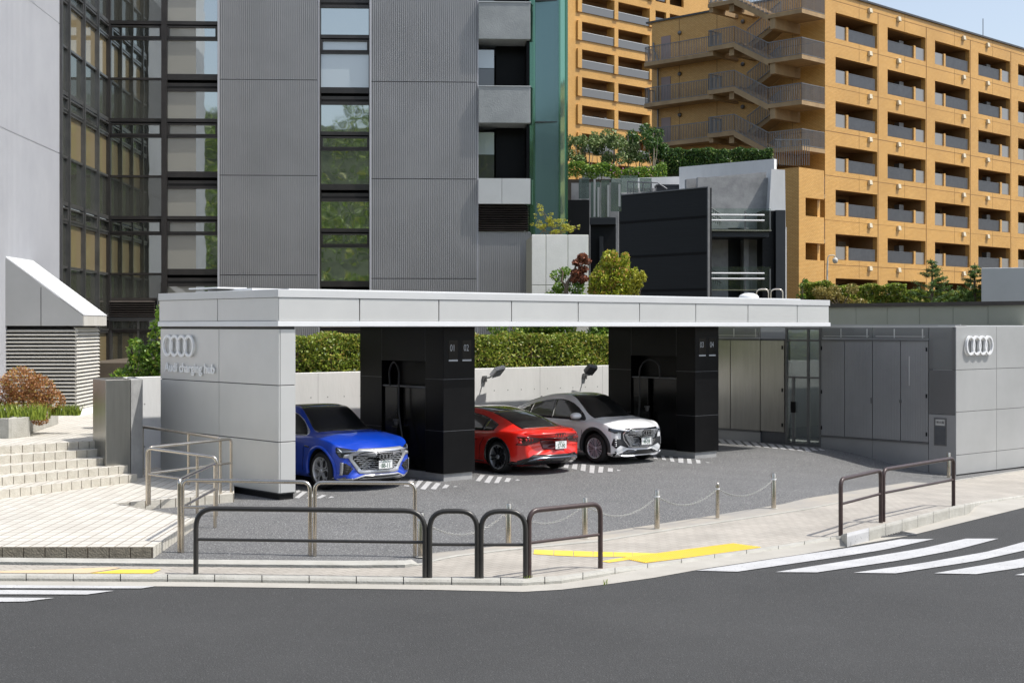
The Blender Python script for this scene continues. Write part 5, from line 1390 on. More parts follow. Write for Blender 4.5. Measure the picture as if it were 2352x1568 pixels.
# hillside trees left of the orange block
Yh=83.5
for i,(x,top,w_) in enumerate(((1322,318,22),(1352,305,24),(1382,300,26),(1410,298,26),(1442,292,24),(1468,290,24),(1500,292,22),(1518,312,16))):
    p=at(x,749,Yh+(i%3)*.8); z0=CAMZ+(HY-395)/FD*Yh; H=(398-top)/FD*Yh*1.12; ww=w_/FD*Yh
    b=[]; q=random.Random(i+40)
    for _ in range(9): z=q.uniform(.35,.95)*H; r=q.uniform(.22,.4); b.append((q.uniform(-ww,ww)*.9,q.uniform(-.4,.4),z,r,r,r))
    lab=['slender grey green tree beside the teal glass shaft','slender tree second from the teal glass shaft','slender tree third from the teal glass shaft','middle left tree of the hillside row','middle right tree of the hillside row, the taller one','tall tree of the hillside row in front of the orange corner','dense green tree below the stair galleries','small tree at the right end of the hillside row'][i]
    shrub('slender_tree',(p.x,p.y,z0-.3),b,1500,.15,M['lf_grey'] if i<5 else M['lf_deep'],lab,'tree',stems=[([(0,0,0),(.05,0,H*.5),(0,0,H*.85)],.05,.015),([(0,0,.1),(-ww*.4,0,H*.4),(-ww*.5,0,H*.8)],.03,.01),([(0,0,.1),(ww*.4,.1,H*.45),(ww*.5,.1,H*.8)],.03,.01)],trunk_m=M['bark_l'],group='slender trees on the hillside')
def mass(name,loc,rz,L,D,H,n,size,m,label,cat='ground cover',kind=None,wob=.15):
    g=np.random.default_rng(len(label)+7); P=box_pts(n,L,D,H,g,.2); P[:,2]+=wob*np.sin(P[:,0]*1.3)+wob*.6*np.sin(P[:,0]*3.7)+g.normal(0,.04,n)
    return leaves(name,P,size,m,None,seed=len(label),loc=loc,rz=rz,label=label,cat=cat,kind=kind)
p=at(1305,749,82); mass('ground_cover',(p.x,p.y,CAMZ+(HY-410)/FD*82),R(2),5.6,1.6,.75,6500,.13,M['lf_green'],'low green ground cover with purple flowers under the slender trees',kind='stuff')
mass('purple_flowers',(at(1400,749,81.7).x,81.7,CAMZ+(HY-408)/FD*82),R(2),2.6,1.2,.6,55,.08,M['flower'],'purple azalea flowers scattered in the ground cover',kind='stuff')
mb=MB(); p=at(1300,749,82.2); mb.box(0,0,0,12.5,5,CAMZ+(HY-411)/FD*82-1.5); mb.build('hillside_bank',M['soil'],loc=(p.x-.5,p.y,1.5),kind='structure')
def hedge2(px0,px1,ytop0,ytop1,ybot,Y,D,n,size,m,label,ang=0):
    a=at(px0,749,Y); b_=at(px1,749,Y); L=b_.x-a.x; z0=CAMZ+(HY-ybot)/FD*Y; H=(ybot-ytop0)/FD*Y
    r=empty('hedge',(a.x,a.y,z0),ang,label,'hedge','clipped hedges')
    g=np.random.default_rng(int(px0)); P=box_pts(n,L,D,H,g,.14); leaves('foliage',P,size,m,r,seed=int(px1))
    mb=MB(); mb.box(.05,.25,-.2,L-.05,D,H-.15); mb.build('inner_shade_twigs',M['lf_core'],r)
hedge2(1525,1776,341,338,400,84.5,1.6,9000,.14,M['lf_deep'],'dark clipped hedge under the outside stair above the concrete building')
mb=MB(); p=at(1520,749,77); 
# right hedge
a=at(1845,749,56); L=(2255-1845)/FD*56
r=empty('hedge',(a.x,a.y,CAMZ+(HY-705)/FD*56),0,'sunlit hedge above the panelled wall in front of the orange apartments','hedge','clipped hedges')
g=np.random.default_rng(77); P=box_pts(15000,L,1.0,.78,g,.14); t=P[:,0]/L; P[:,2]*=np.where(t<.58,1.12+.1*np.sin(P[:,0]*2),.78); 
leaves('foliage',P,.115,M['lf_hedge'],r,seed=5)
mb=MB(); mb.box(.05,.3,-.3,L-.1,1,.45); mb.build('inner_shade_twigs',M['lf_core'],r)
p=at(1930,749,55.5); shrub('shrub',(p.x,p.y,4.0),rblobs(9,9,.9,.3,.1,.9,.2,.32),2200,.10,M['lf_rust2'],'olive brown shrub standing in front of the right hedge')
p=at(1850,749,57); shrub('shrub',(p.x,p.y,3.9),rblobs(19,7,.35,.3,.1,1.0,.18,.3),900,.10,M['lf_green'],'loose green shrub at the left end of the hedge above the panelled wall')
p=at(1842,749,55); zz_=CAMZ+(HY-698)/FD*55
shrub('sapling',(p.x,p.y,zz_-.2),[((1850-1842)/FD*55,0,.2+(698-645)/FD*55,.12,.1,.08),(0.0,0,.9,.1,.1,.08),(.05,0,.5,.1,.1,.1)],160,.10,M['lf_green'],'thin bare sapling with few leaves at the foot of the concrete pier','sapling',stems=[([(0,0,0),(.03,0,.6),(0,0,1.0),(.1,0,1.2)],.03,.008),([(0.02,0,.5),(-.12,0,.9)],.015,.005)])
# conifers
def conifer(px,Y,ytop,ybot,w,label):
    p=at(px,749,Y); z0=CAMZ+(HY-ybot)/FD*Y; H=(ybot-ytop)/FD*Y; r=empty('conifer',(p.x,p.y,z0-.3),0,label,'tree','conifers behind the panelled wall')
    q=random.Random(int(px)); pts=[]; mb=MB(); mb.tube([(0,0,0),(0,0,H+.2)],.07,6,r1=.015)
    z=.35
    while z<H+.1:
        t=z/H; R_=w*max(0,1-t)**.8+.12
        for k in range(6):
            a=q.uniform(0,6.28); L_=R_*q.uniform(.65,1.1); up=.25*L_+ .1*L_
            e=(L_*math.cos(a),L_*math.sin(a),z+up*.9); mb.tube([(0,0,z),(e[0]*.6,e[1]*.6,z+up*.25),e],.018,4,r1=.005)
            for _ in range(int(70*L_)+14):
                s=q.uniform(.15,1)**.7; pts.append((e[0]*s+q.gauss(0,.045),e[1]*s+q.gauss(0,.045),z+up*.9*s*s+q.gauss(0,.03)))
        z+=.24*(1-min(t,1)*.35)
    mb.build('trunk',M['bark'],r); leaves('crown',pts,.12,M['lf_con'],r,seed=int(px),asp=.22)
conifer(2141,53.0,590,702,1.05,'larger conifer with upswept branches behind the panelled wall')
conifer(2239,53.5,597,702,.85,'slimmer conifer partly hidden by the pale plant room')
# wooded slope on the other side of the road: stands behind the camera, seen mirrored in the office glass
g=np.random.default_rng(4); rows=[]
for i in range(12):
    Y=-22-i*6; rows.append([(x,Y,1.0+i*2.6+1.5*math.sin(x*.11+i)) for x in range(-110,120,10)])
mb=MB(); mb.grid(rows); mb.build('wooded_slope',M['hill'],kind='structure')
P=[];
for _ in range(300):
    x=g.uniform(-95,95); i=g.uniform(0,11); Y=-22-i*6; z=1+i*2.6; k=520; d=g.normal(size=(k,3)); d/=np.linalg.norm(d,axis=1)[:,None]; rr=g.uniform(2.2,4.2)
    P.append(np.array([x,Y,z+1.8])+d*rr*np.array([1,1,.85])*(1-np.abs(g.normal(0,.15,k)))[:,None])
leaves('woodland',np.concatenate(P),.42,M['lf_hill'],None,seed=3,label='dense wood on the slope across the road mirrored in the office windows',cat='wood',kind='stuff')

# ------------------------------------------------------------------ rails, bollards, chains
def hoop(px0,py0,px1,py1,h,m,label,name='guard_rail',group='pipe guard rails along the kerb',r=.034,rb=.17,mid=.45,dz=.012,cat='guard rail'):
    a=gd(px0,py0,dz);b=gd(px1,py1,dz); d=b-a; L=math.hypot(d.x,d.y); ang=math.atan2(d.y,d.x); dzz=d.z
    root=empty(name,a,ang,label,cat,group)
    mb=MB(); mb.tube(fillet([(0,0,-.02),(0,0,h),(L,0,h+dzz),(L,0,dzz-.02)],rb,7),r,12); mb.build('frame',m,root)
    mb=MB(); mb.tube([(r*.5,0,h*mid),(L-r*.5,0,h*mid+dzz)],r*.62,10); mb.build('middle_rail',m,root)
    mb=MB()
    return root
hoop(450,1318,976,1326,.86,M['rail_dark'],'longest dark grey guard rail in front of the stainless handrails',mid=.53,rb=.26)
hoop(987,1326,1096,1327,.86,M['rail_dark'],'narrow dark grey guard hoop just right of the longest rail',mid=.5,rb=.24)
hoop(1105,1327,1207,1327,.86,M['rail_dark'],'narrow dark grey guard hoop left of the brown rail',mid=.5,rb=.24)
hoop(1215,1326,1379,1303,.86,M['rail_brown'],'brown guard rail beside the yellow tactile paving',mid=.52,rb=.16)
hoop(1931,1227,2023,1199,.86,M['rail_brown'],'short brown guard rail beside the white painted kerb stone',mid=.55,rb=.14)
hoop(2029,1197,2190,1161,.86,M['rail_brown'],'long brown guard rail in front of the silver wall corner',mid=.55,rb=.14)
ST=M['steel']
def srail(P,h,label,mids=(.57,),r=.028,rb=.09,posts=()):
    """stainless handrail over the foot points P (world)"""
    o=Vector(P[0]); root=empty('handrail',o,0,label,'handrail','stainless handrails at the steps and ramp')
    Q=[Vector(p)-o for p in P]; H=Vector((0,0,h))
    mb=MB(); mb.tube(fillet([Q[0],Q[0]+H]+[q+H for q in Q[1:-1]]+[Q[-1]+H,Q[-1]],rb,6),r,10); mb.build('top_rail',ST,root)
    mb=MB()
    for m_ in mids: mb.tube([q+H*m_ for q in Q],r*.75,8)
    mb.build('middle_rail',ST,root)
    for q in list(Q[1:-1])+[Vector(p)-o for p in posts]:
        mb=MB(); mb.tube([q,q+H],r*.95,8); mb.build('post',ST,root)
    return root
srail([gd(419,1268),gd(712,1275)],1.04,'long straight stainless handrail behind the longest guard rail, left one',mids=(.63,),rb=.12)
srail([gd(723,1276),gd(953,1278)],1.04,'straight stainless handrail behind the longest guard rail, right one',mids=(.63,),rb=.12)
srail([gd(412,1267),gd(494,1211)],1.04,'short stainless handrail sloping back along the terrace edge',mids=(.6,),rb=.07)
srail([gd(338,1161,.15),gd(497,1184)],1.0,'stainless handrail crossing the ramp with three posts',mids=(.55,),posts=[gd(453,1179)])
srail([gd(343,1159,.15),gd(531,1130,.15)],1.0,'stainless handrail running from the terrace to the silver end wall',mids=(.55,),posts=[gd(506,1133,.15)])
srail([gd(327,1090,.15),gd(506,1128,.15)],1.0,'stainless handrail along the foot of the silver end wall',mids=(),posts=[gd(433,1113,.15)])
BL=[((967,1278),.62,.043),((1168,1252),.62,.043),((1343.5,1236),.62,.043),((1509,1214),.62,.043),((1648,1190),.60,.033),((1777,1167),.62,.043)]
tops=[]
lbl=['stainless bollard at the end of the straight handrail','stainless bollard behind the narrow hoops','stainless bollard behind the brown guard rail','stainless bollard in line with the white car wheel','thin round topped bollard without collar','stainless bollard nearest the short brown guard rail']
for (q,h,r),lb in zip(BL,lbl):
    p=gd(*q,.008); o=empty('bollard',p,0,lb,'bollard','chain bollards along the lot')
    mb=MB(); mb.lathe([(r,0),(r,h-.01),(r*.85,h+.004),(0,h+.006)] if r>.035 else [(r,0),(r,h-.03),(r*.9,h-.01),(r*.4,h+.008),(0,h+.01)],n=18); mb.build('post',ST,o,sharp=40)
    mb=MB(); mb.lathe([(r+.006,0),(r+.006,.022)],c=(0,0,h-.11),n=18); mb.build('collar',M['white_metal'],o)
    mb=MB(); mb.lathe([(r*1.9,0),(r*1.9,.006)],n=18); mb.build('base_plate',M['curb'],o)
    tops.append(p+Vector((0,0,h-.1)))
p=gd(2179,1096,.005); o=empty('bollard',p,0,'lone stainless bollard at the silver wall corner behind the long brown rail','bollard','chain bollards along the lot')
mb=MB(); mb.lathe([(.043,0),(.043,.6),(.038,.612),(0,.614)],n=18); mb.build('post',ST,o,sharp=40)
def chain(a,b,sag,label,m):
    o=a.lerp(b,.5); root_loc=Vector((o.x,o.y,min(a.z,b.z)-sag)); n=60; P=[]
    for k in range(201):
        t=k/200; p=a.lerp(b,t); p.z-=sag*4*t*(1-t); P.append(p)
    L=sum((P[i+1]-P[i]).length for i in range(200)); N=int(L/.034); mb=MB(); acc=0;j=0
    for i in range(N):
        s=(i+.5)*L/N
        while j<199 and acc+(P[j+1]-P[j]).length<s: acc+=(P[j+1]-P[j]).length; j+=1
        c=P[j]; t=(P[min(200,j+1)]-P[j-1 if j else 0]).normalized(); side=t.cross(Vector((0,0,1))).normalized(); up=side.cross(t)
        v=side if i%2 else up; pts=[]
        for k in range(8):
            an=2*math.pi*k/8; pts.append(c+t*(.024*math.cos(an))+v*(.012*math.sin(an))-root_loc)
        mb.tube(pts,.0042,4,closed=True)
    mb.build('chain',m,loc=root_loc,label=label,cat='chain',group='chains between the bollards')
cl=['chain hanging behind the narrow guard hoops','chain hanging behind the brown guard rail','chain between the brown rail bollard and its right neighbour','chain left of the thin round topped bollard','chain right of the thin round topped bollard']
for k in range(5): chain(tops[k],tops[k+1],[.28,.24,.24,.2,.2][k],cl[k],M['chain'])
# ------------------------------------------------------------------ cars
def paint(name,col,metal=0,rough=.32,coat=1):
    m=mat(name,col,rough,metal,coat=coat,spec=.5); return m
M['blue']=paint('blue pearl paint',(.001,.052,.50),.15,.34)
M['red']=paint('red paint',(.72,.014,.006),.0,.35)
M['white']=paint('white paint',(.84,.85,.86),0,.35)
M['cglass']=glass_mat('tinted car glass',(.003,.004,.0045),.0,rough=.01); 
M['trim']=mat('gloss black trim',(.010,.010,.011),.18,coat=.5)
M['clad']=mat('dark grey cladding',(.028,.029,.032),.5)
M['csilver']=mat('satin silver trim',(.62,.63,.65),.3,.55)
M['chrome']=mat('chrome',(.75,.76,.78),.12,1)
M['tyre']=mat('tyre rubber',(.014,.014,.015),.7,bump=.2,bscale=80)
M['rim']=mat('machined alloy',(.60,.61,.63),.3,.45)
M['rim_dark']=mat('dark alloy',(.022,.023,.027),.35,.4)
M['brake']=mat('brake disc',(.12,.12,.12),.4,.8)
M['tail']=mat('red lamp lens',(.05,.001,.002),.12,coat=1)
M['tail_hi']=mat('bright red lamp',(.60,.015,.012),.2,coat=1)
M['head']=mat('headlamp lens',(.028,.032,.040),.08,.2,coat=1)
M['lamp']=mat('lamp reflector',(.45,.50,.56),.2,.7)
M['plate']=mat('number plate',(.80,.81,.80),.45)
M['pgreen_l']=mat('pale plate green',(.16,.26,.19),.5)
M['pgreen']=mat('plate green',(.01,.07,.03),.5)

def curve(pts):
    xs=[p[0] for p in pts]; ys=[p[1] for p in pts]; n=len(xs)
    h=[xs[i+1]-xs[i] for i in range(n-1)]; dl=[(ys[i+1]-ys[i])/h[i] for i in range(n-1)]
    m=[dl[0]]+[0 if dl[i-1]*dl[i]<=0 else 2*dl[i-1]*dl[i]/(dl[i-1]+dl[i]) for i in range(1,n-1)]+[dl[-1]]
    def f(x):
        if x<=xs[0]: return ys[0]
        if x>=xs[-1]: return ys[-1]
        i=0
        while x>xs[i+1]: i+=1
        t=(x-xs[i])/h[i]
        return ys[i]*(2*t**3-3*t*t+1)+h[i]*m[i]*(t**3-2*t*t+t)+ys[i+1]*(3*t*t-2*t**3)+h[i]*m[i+1]*(t**3-t*t)
    return f
def catmull(P,k):
    out=[]
    for i in range(len(P)-1):
        p0=P[max(0,i-1)];p1=P[i];p2=P[i+1];p3=P[min(len(P)-1,i+2)]
        for j in range(k):
            t=j/k; out.append(tuple(.5*((2*b)+(c-a)*t+(2*a-5*b+4*c-d)*t*t+(3*b-a-3*c+d)*t**3) for a,b,c,d in zip(p0,p1,p2,p3)))
    out.append(P[-1]); return out

class Car:
    def __init__(s,name,label,u,v,ang,spec,body_mat):
        s.sp=spec; s.root=empty(name,(*UV(u,v),0.0),ang,label,'car','cars parked in the charging bays')
        s.L=spec['L']/2; s.zt=curve(spec['zt']); s.zs=curve(spec['zs']); s.w=curve(spec['w']); s.zb=curve(spec['zb'])
        s.mat=body_mat; s.body()
    def sect(s,x):
        sp=s.sp; w=s.w(x); zs=s.zs(x); zb=s.zb(x)
        def top(y):   # profile height at lateral y (bowed glass)
            k=sp.get('bow',.22)*math.tanh(x/.7); return s.zt(x+k*(y/.7)**2)
        hc=s.zt(x)-zs; c=sst(.10,.50,hc)
        yr=sp['yr']
        y9=.80*w*(1-c)+yr*c; z9=max(zs+.012,(zs+(top(y9)-zs)*.72)*(1-c)+(top(y9)-.075)*c)
        y10=.66*w*(1-c)+yr*.86*c; z10=max(z9+.004,(top(y10)-.012)*(1-c)+(top(y10)-.022)*c)
        z7=zs+.012
        y7=.945*w*(1-c)+.925*w*c; y8=(y7+y9)/2+.02*c; z8=(z7+z9)/2
        zm=zb+(zs-zb)*.5
        fl=0
        for ax in (sp['xf'],sp['xr']): fl=max(fl,math.exp(-((x-ax)/.42)**2))
        f=.018*fl
        P=[(0,zb),(.55*w,zb),(.86*w,zb+.005),(.955*w+f,zb+.07),(.985*w+f,zb+.20),(w+f-.012*(1-fl),zm+.02),(.998*w+f*.6,zs-.15),(.975*w,zs-.035),(y7,z7),(y8,z8),(y9,z9),(y10,z10),(.42*w*(1-c)+yr*.5*c,top(.35)-.003),(0,top(0))]
        P[-2]=(P[-2][0],max(P[-2][1],z10+.002)); P[-1]=(0,max(P[-1][1],P[-2][1]+.001))
        return catmull(P,4)
    def body(s):
        sp=s.sp; N=150; L=s.L; rows=[]
        def warp(x,y,z,w):
            t=abs(x)/L; f=sst(.72,1.0,t); sg=1 if x>0 else -1
            x-=sg*f*(sp['bowf'] if sg>0 else sp['bowr'])*(abs(y)/max(w,.1))**2.6
            lf,zc=(sp['lean'] if sg>0 else sp['leanr'])
            f2=sst(.86,1.0,t)
            if z>zc: x-=sg*f2*lf*((z-zc)/.4)**2
            if z<.36: x-=sg*f2*.16*((.36-z)/.2)**2
            return (x,y,z)
        for i in range(N+1):
            t=i/N; x=-L+2*L*(.5-.5*math.cos(math.pi*t))*.55+2*L*t*.45
            P=s.sect(x); w=s.w(x)
            half=[warp(x,y,z,w) for y,z in P]
            ring=half+[(a,-b,c) for a,b,c in half[-2:0:-1]]
            rows.append(ring)
        n=len(rows[0]); vs=[p for r in rows for p in r]
        fs=[(i*n+j,(i+1)*n+j,(i+1)*n+(j+1)%n,i*n+(j+1)%n) for i in range(N) for j in range(n)]
        # caps: rings shrinking towards the centre
        for e,(r,sg) in enumerate(((rows[0],-1),(rows[-1],1))):
            zc=sum(p[2] for p in r)/n; base=0 if e==0 else N*n; prev=[base+j for j in range(n)]
            for k,sc in enumerate((.97,.9,.75,.55,.35,.15)):
                ids=[]
                for p in r:
                    vs.append((p[0]+sg*.045*(1-sc*sc)**.5*(1 if sc<.97 else .8)*1.0, p[1]*sc, zc+(p[2]-zc)*sc)); ids.append(len(vs)-1)
                for j in range(n):
                    q=(prev[j],prev[(j+1)%n],ids[(j+1)%n],ids[j]); fs.append(q if sg<0 else q[::-1])
                prev=ids
            vs.append((sum(vs[q][0] for q in prev)/n+sg*.0003,0,zc)); cc=len(vs)-1
            for j in range(n):
                q=(prev[j],prev[(j+1)%n],cc); fs.append(q if sg<0 else q[::-1])
        if True:
            fs=[f[::-1] for f in fs]
        me=bpy.data.meshes.new('body'); me.from_pydata(vs,[],fs); me.update()
        bm=bmesh.new(); bm.from_mesh(me); bmesh.ops.recalc_face_normals(bm,faces=bm.faces)
        ends=[v for v in bm.verts if abs(v.co.x)>L-.34]
        for _ in range(7): bmesh.ops.smooth_vert(bm,verts=ends,factor=.5,use_axis_x=True,use_axis_y=True,use_axis_z=True)
        s.bvh=BVHTree.FromBMesh(bm); bm.to_mesh(me); bm.free()
        # cut the wheel arches
        Ra=sp['Ra']; o=bpy.data.objects.new('body',me); COL.objects.link(o)
        me.materials.append(s.mat); me.materials.append(M['void'])
        cb=MB()
        for ax in (sp['xf'],sp['xr']):
            for sg in (-1,1):
                cb.lathe([(Ra,0),(Ra,.55)],c=(ax,sg*.5 if sg>0 else -1.05,sp['Rw']+.012),axis=(0,1,0),n=64,mi=1)
        cm=cb.mesh('cut'); cm.materials.append(s.mat); cm.materials.append(M['void']); co=bpy.data.objects.new('cut',cm); COL.objects.link(co)
        b=o.modifiers.new('b','BOOLEAN'); b.object=co; b.operation='DIFFERENCE'; b.solver='EXACT'
        dg=bpy.context.evaluated_depsgraph_get(); me2=bpy.data.meshes.new_from_object(o.evaluated_get(dg))
        o.modifiers.clear(); o.data=me2; bpy.data.objects.remove(co)
        me2.polygons.foreach_set('use_smooth',[True]*len(me2.polygons)); me2.set_sharp_from_angle(angle=R(38))
        o.parent=s.root; s.bo=o; KIDS.setdefault(s.root.name,[]).append(o)
    def hit(s,view,a,b):
        if view=='L': o=Vector((a,3,b)); d=Vector((0,-1,0))
        elif view=='R': o=Vector((a,-3,b)); d=Vector((0,1,0))
        elif view=='F': o=Vector((5,a,b)); d=Vector((-1,0,0))
        elif view=='B': o=Vector((-5,a,b)); d=Vector((1,0,0))
        else: o=Vector((a,b,4)); d=Vector((0,0,-1))
        h=s.bvh.ray_cast(o,d)
        if h[0] is None:
            g={'L':Vector((a,.9,b)),'R':Vector((a,-.9,b)),'F':Vector((s.L-.1,a,b)),'B':Vector((-s.L+.1,a,b)),'T':Vector((a,b,1.2))}[view]
            h=s.bvh.find_nearest(g)
        n=h[1]
        if n.dot(d)>0: n=-n
        if view in 'FB': n=(n-d*2.2).normalized()
        return h[0],n
    def drape(s,name,view,poly,off,m,parent=None,step=.05,th=.012,sharp=True,label=None):
        bm=bmesh.new(); vs=[bm.verts.new((x,y,0)) for x,y in poly]; bm.faces.new(vs)
        x0,x1=min(p[0] for p in poly),max(p[0] for p in poly); y0,y1=min(p[1] for p in poly),max(p[1] for p in poly)
        for ax,(lo,hi) in ((0,(x0,x1)),(1,(y0,y1))):
            k=lo+step
            while k<hi-1e-4:
                co=(k,0,0) if ax==0 else (0,k,0); no=(1,0,0) if ax==0 else (0,1,0)
                bmesh.ops.bisect_plane(bm,geom=bm.verts[:]+bm.edges[:]+bm.faces[:],plane_co=co,plane_no=no,dist=1e-5); k+=step
        new={}
        for v in bm.verts:
            p,n=s.hit(view,v.co.x,v.co.y); new[v]=p+n*off
        for v,p in new.items(): v.co=p
        bm.normal_update()
        out={'L':Vector((0,1,0)),'R':Vector((0,-1,0)),'F':Vector((1,0,0)),'B':Vector((-1,0,0)),'T':Vector((0,0,1))}[view]
        tot=Vector((0,0,0))
        for f in bm.faces: tot+=f.normal*f.calc_area()
        if tot.dot(out)<0: bmesh.ops.reverse_faces(bm,faces=bm.faces)
        me=bpy.data.meshes.new(name); bm.to_mesh(me); bm.free(); me.materials.append(m)
        me.polygons.foreach_set('use_smooth',[True]*len(me.polygons))
        o=link(name,me,parent or s.root,label=label)
        so_=o.modifiers.new('s','SOLIDIFY'); so_.thickness=th; so_.offset=-1
        return o
    def both(s,name,view,poly,off,m,**k):   # mirrored pair on front/back/top
        a=s.drape(name,view,poly,off,m,**k)
        if view in 'FB': q=[(-x,y) for x,y in poly][::-1]; return a,s.drape(name,view,q,off,m,**k)
        q=[(x,-y) for x,y in poly][::-1]; return a,s.drape(name,view,q,off,m,**k)
    def sides(s,name,poly,off,m,**k): return s.drape(name,'L',poly,off,m,**k),s.drape(name,'R',poly,off,m,**k)
    def line(s,name,view,pts,wd,off,m,**k):   # narrow draped strip along a polyline
        P=[Vector((*p,0)) for p in pts]; up=[];lo=[]
        for i,p in enumerate(P):
            d=(P[min(i+1,len(P)-1)]-P[max(i-1,0)]).normalized(); n=Vector((-d.y,d.x,0))*wd/2; up.append((p.x+n.x,p.y+n.y)); lo.append((p.x-n.x,p.y-n.y))
        rows=[]
        for u,l in zip(up,lo):
            a,na=s.hit(view,*u); b,nb=s.hit(view,*l); rows.append([tuple(a+na*off),tuple(b+nb*off)])
        mb=MB(); mb.grid(rows); o=mb.build(name,m,k.get('parent') or s.root)
        so_=o.modifiers.new('s','SOLIDIFY'); so_.thickness=.006; so_.offset=0; return o
    def rods(s,name,view,segs,r,off,m,parent=None,flat=.6):
        mb=MB()
        for pts in segs:
            P=[]
            for a,b in pts:
                p,n=s.hit(view,a,b); P.append(p+Vector((1 if view=='F' else -1,0,0))*off)
            for a,b in zip(P,P[1:]): mb.bar(a,b,r*2*flat,r*2)
        return mb.build(name,m,parent or s.root)
    def arch_lip(s,name,wd,off,m,z0=.0):
        sp=s.sp
        for ax in (sp['xf'],sp['xr']):
            for vw in 'LR':
                rows=[]
                for k in range(41):
                    a=R(-12+204*k/40); r0=sp['Ra']-.002; cz=sp['Rw']+.012
                    pr=[]
                    for r,o_ in ((r0,off),(r0+wd*.5,off+.004),(r0+wd,off*.3)):
                        x=ax+r*math.cos(a); z=max(cz+r*math.sin(a),.2); p,n=s.hit(vw,x,z); pr.append(p+n*o_)
                    q=pr[0].copy(); q.y*=.93; rows.append([tuple(q)]+[tuple(p) for p in pr])
                mb=MB(); mb.grid(rows if vw=='L' else rows[::-1]); mb.build(name,m,s.root)
    def wheels(s,kind):
        sp=s.sp; Rw=sp['Rw']; T=.245
        for ax in (sp['xf'],sp['xr']):
            for sg in (-1,1):
                p,n=s.hit('L' if sg>0 else 'R',ax,Rw+sp['Ra']+.05); y=(abs(p.y)-.035)*sg
                wr=empty('wheel',(0,0,0)); wr.parent=s.root; wr.location=(ax,y,Rw); KIDS.setdefault(s.root.name,[]).append(wr)
                Rr=sp['Rr']; a=(0,sg,0)
                mb=MB(); mb.lathe([(Rr-.01,-T),(Rr+.02,-T),(Rw-.03,-T+.01),(Rw-.004,-T+.04),(Rw,-T*.5),(Rw-.004,-.04),(Rw-.03,-.008),(Rr+.055,.004),(Rr+.01,-.006),(Rr-.004,-.02)],axis=a,n=48,cap=False)
                for k in range(3): mb.lathe([(Rw+.0005,-T*.3-k*.05),(Rw+.0005,-T*.3-k*.05-.008)],axis=a,n=40,cap=False,mi=1)
                mb.build('tyre',[M['tyre'],M['void']],wr)
                mb=MB(); mb.lathe([(Rr,-.0),(Rr-.012,-.004),(Rr-.022,-.02),(Rr-.035,-.09),(Rr-.04,-T)],axis=a,n=48,cap=False)
                mb.build('rim',M['rim'] if kind!='red' else M['rim_grey'],wr)
                mb=MB(); mb.lathe([(.05,-.14),(Rr*.70,-.14),(Rr*.70,-.165)],axis=a,n=32); mb.build('brake_disc',M['brake'],wr)
                mb=MB(); mb.lathe([(Rr-.03,-.17),(0.0,-.17)],axis=a,n=32,cap=False); mb.build('wheel_back',M['void'],wr)
                q=Vector((0,0,1)).rotation_difference(Vector(a))
                def place(pl,z0,z1,ang,mbx):
                    ca,sa=math.cos(ang),math.sin(ang); n_=len(pl)
                    v0=[q@Vector((x*ca-y_*sa,x*sa+y_*ca,z0-.012*(1-math.hypot(x,y_)/Rr)*1.5)) for x,y_ in pl]; v1=[q@Vector((x*ca-y_*sa,x*sa+y_*ca,z1)) for x,y_ in pl]
                    mbx.add(v0+v1,[tuple(range(n_)),tuple(range(n_,2*n_))[::-1]]+[((i+1)%n_,i,i+n_,(i+1)%n_+n_) for i in range(n_)])
                sb=MB(); db_=MB(); r1=Rr-.012
                if kind=='blue':
                    for k in range(5):
                        an=2*math.pi*k/5+.3
                        for m_ in (-1,1): place([(.03,.012*m_),(.05,.035*m_),(.17,.030*m_),(r1,.105*m_),(r1,.075*m_),(.18,.010*m_)],-.012,-.05,an,sb)
                        place([(.13,-.03),(.13,.03),(r1-.05,.07),(r1-.05,-.07)],-.05,-.07,an,db_)
                        place([(r1-.06,.075),(r1-.01,.11),(r1-.01,.17),(r1-.045,.15)],-.02,-.05,an,sb)
                elif kind=='red':
                    for k in range(5):
                        an=2*math.pi*k/5+.1
                        for m_ in (-1,1): place([(.03,.006*m_),(.04,.030*m_),(r1-.02,.060*m_),(r1,.035*m_)],-.008,-.05,an,db_)
                        place([(.20,.055),(r1-.01,.075),(r1*.86,.175),(r1*.80,.19)],-.03,-.05,an,sb)
                        place([(.19,-.05),(r1*.93,-.08),(r1-.01,-.10),(r1*.85,-.165)],-.02,-.05,an,sb)
                else:
                    for k in range(5):
                        an=2*math.pi*k/5+.2
                        place([(.03,-.016),(.03,.016),(r1*.97,.045),(r1,.0),(r1*.97,-.045)],-.012,-.05,an,sb)
                        for m_ in (-1,1): place([(.05,.02*m_),(.07,.035*m_),(r1*.93,.135*m_),(r1*.98,.085*m_)],-.016,-.05,an,sb)
                        for m_ in (-1,1): place([(.09,.022*m_),(.10,.028*m_),(r1*.9,.080*m_),(r1*.92,.052*m_)],-.03,-.05,an,db_)
                mb=sb; mb.lathe([(.048,-.03),(.048,-.01),(.04,-.004),(0,-.003)],axis=a,n=20); 
                mb.build('spokes',{'blue':M['rim'],'red':M['rim_grey'],'white':M['rim_lilac']}[kind],wr)
                db_.build('dark_spokes',M['rim_dark'],wr)
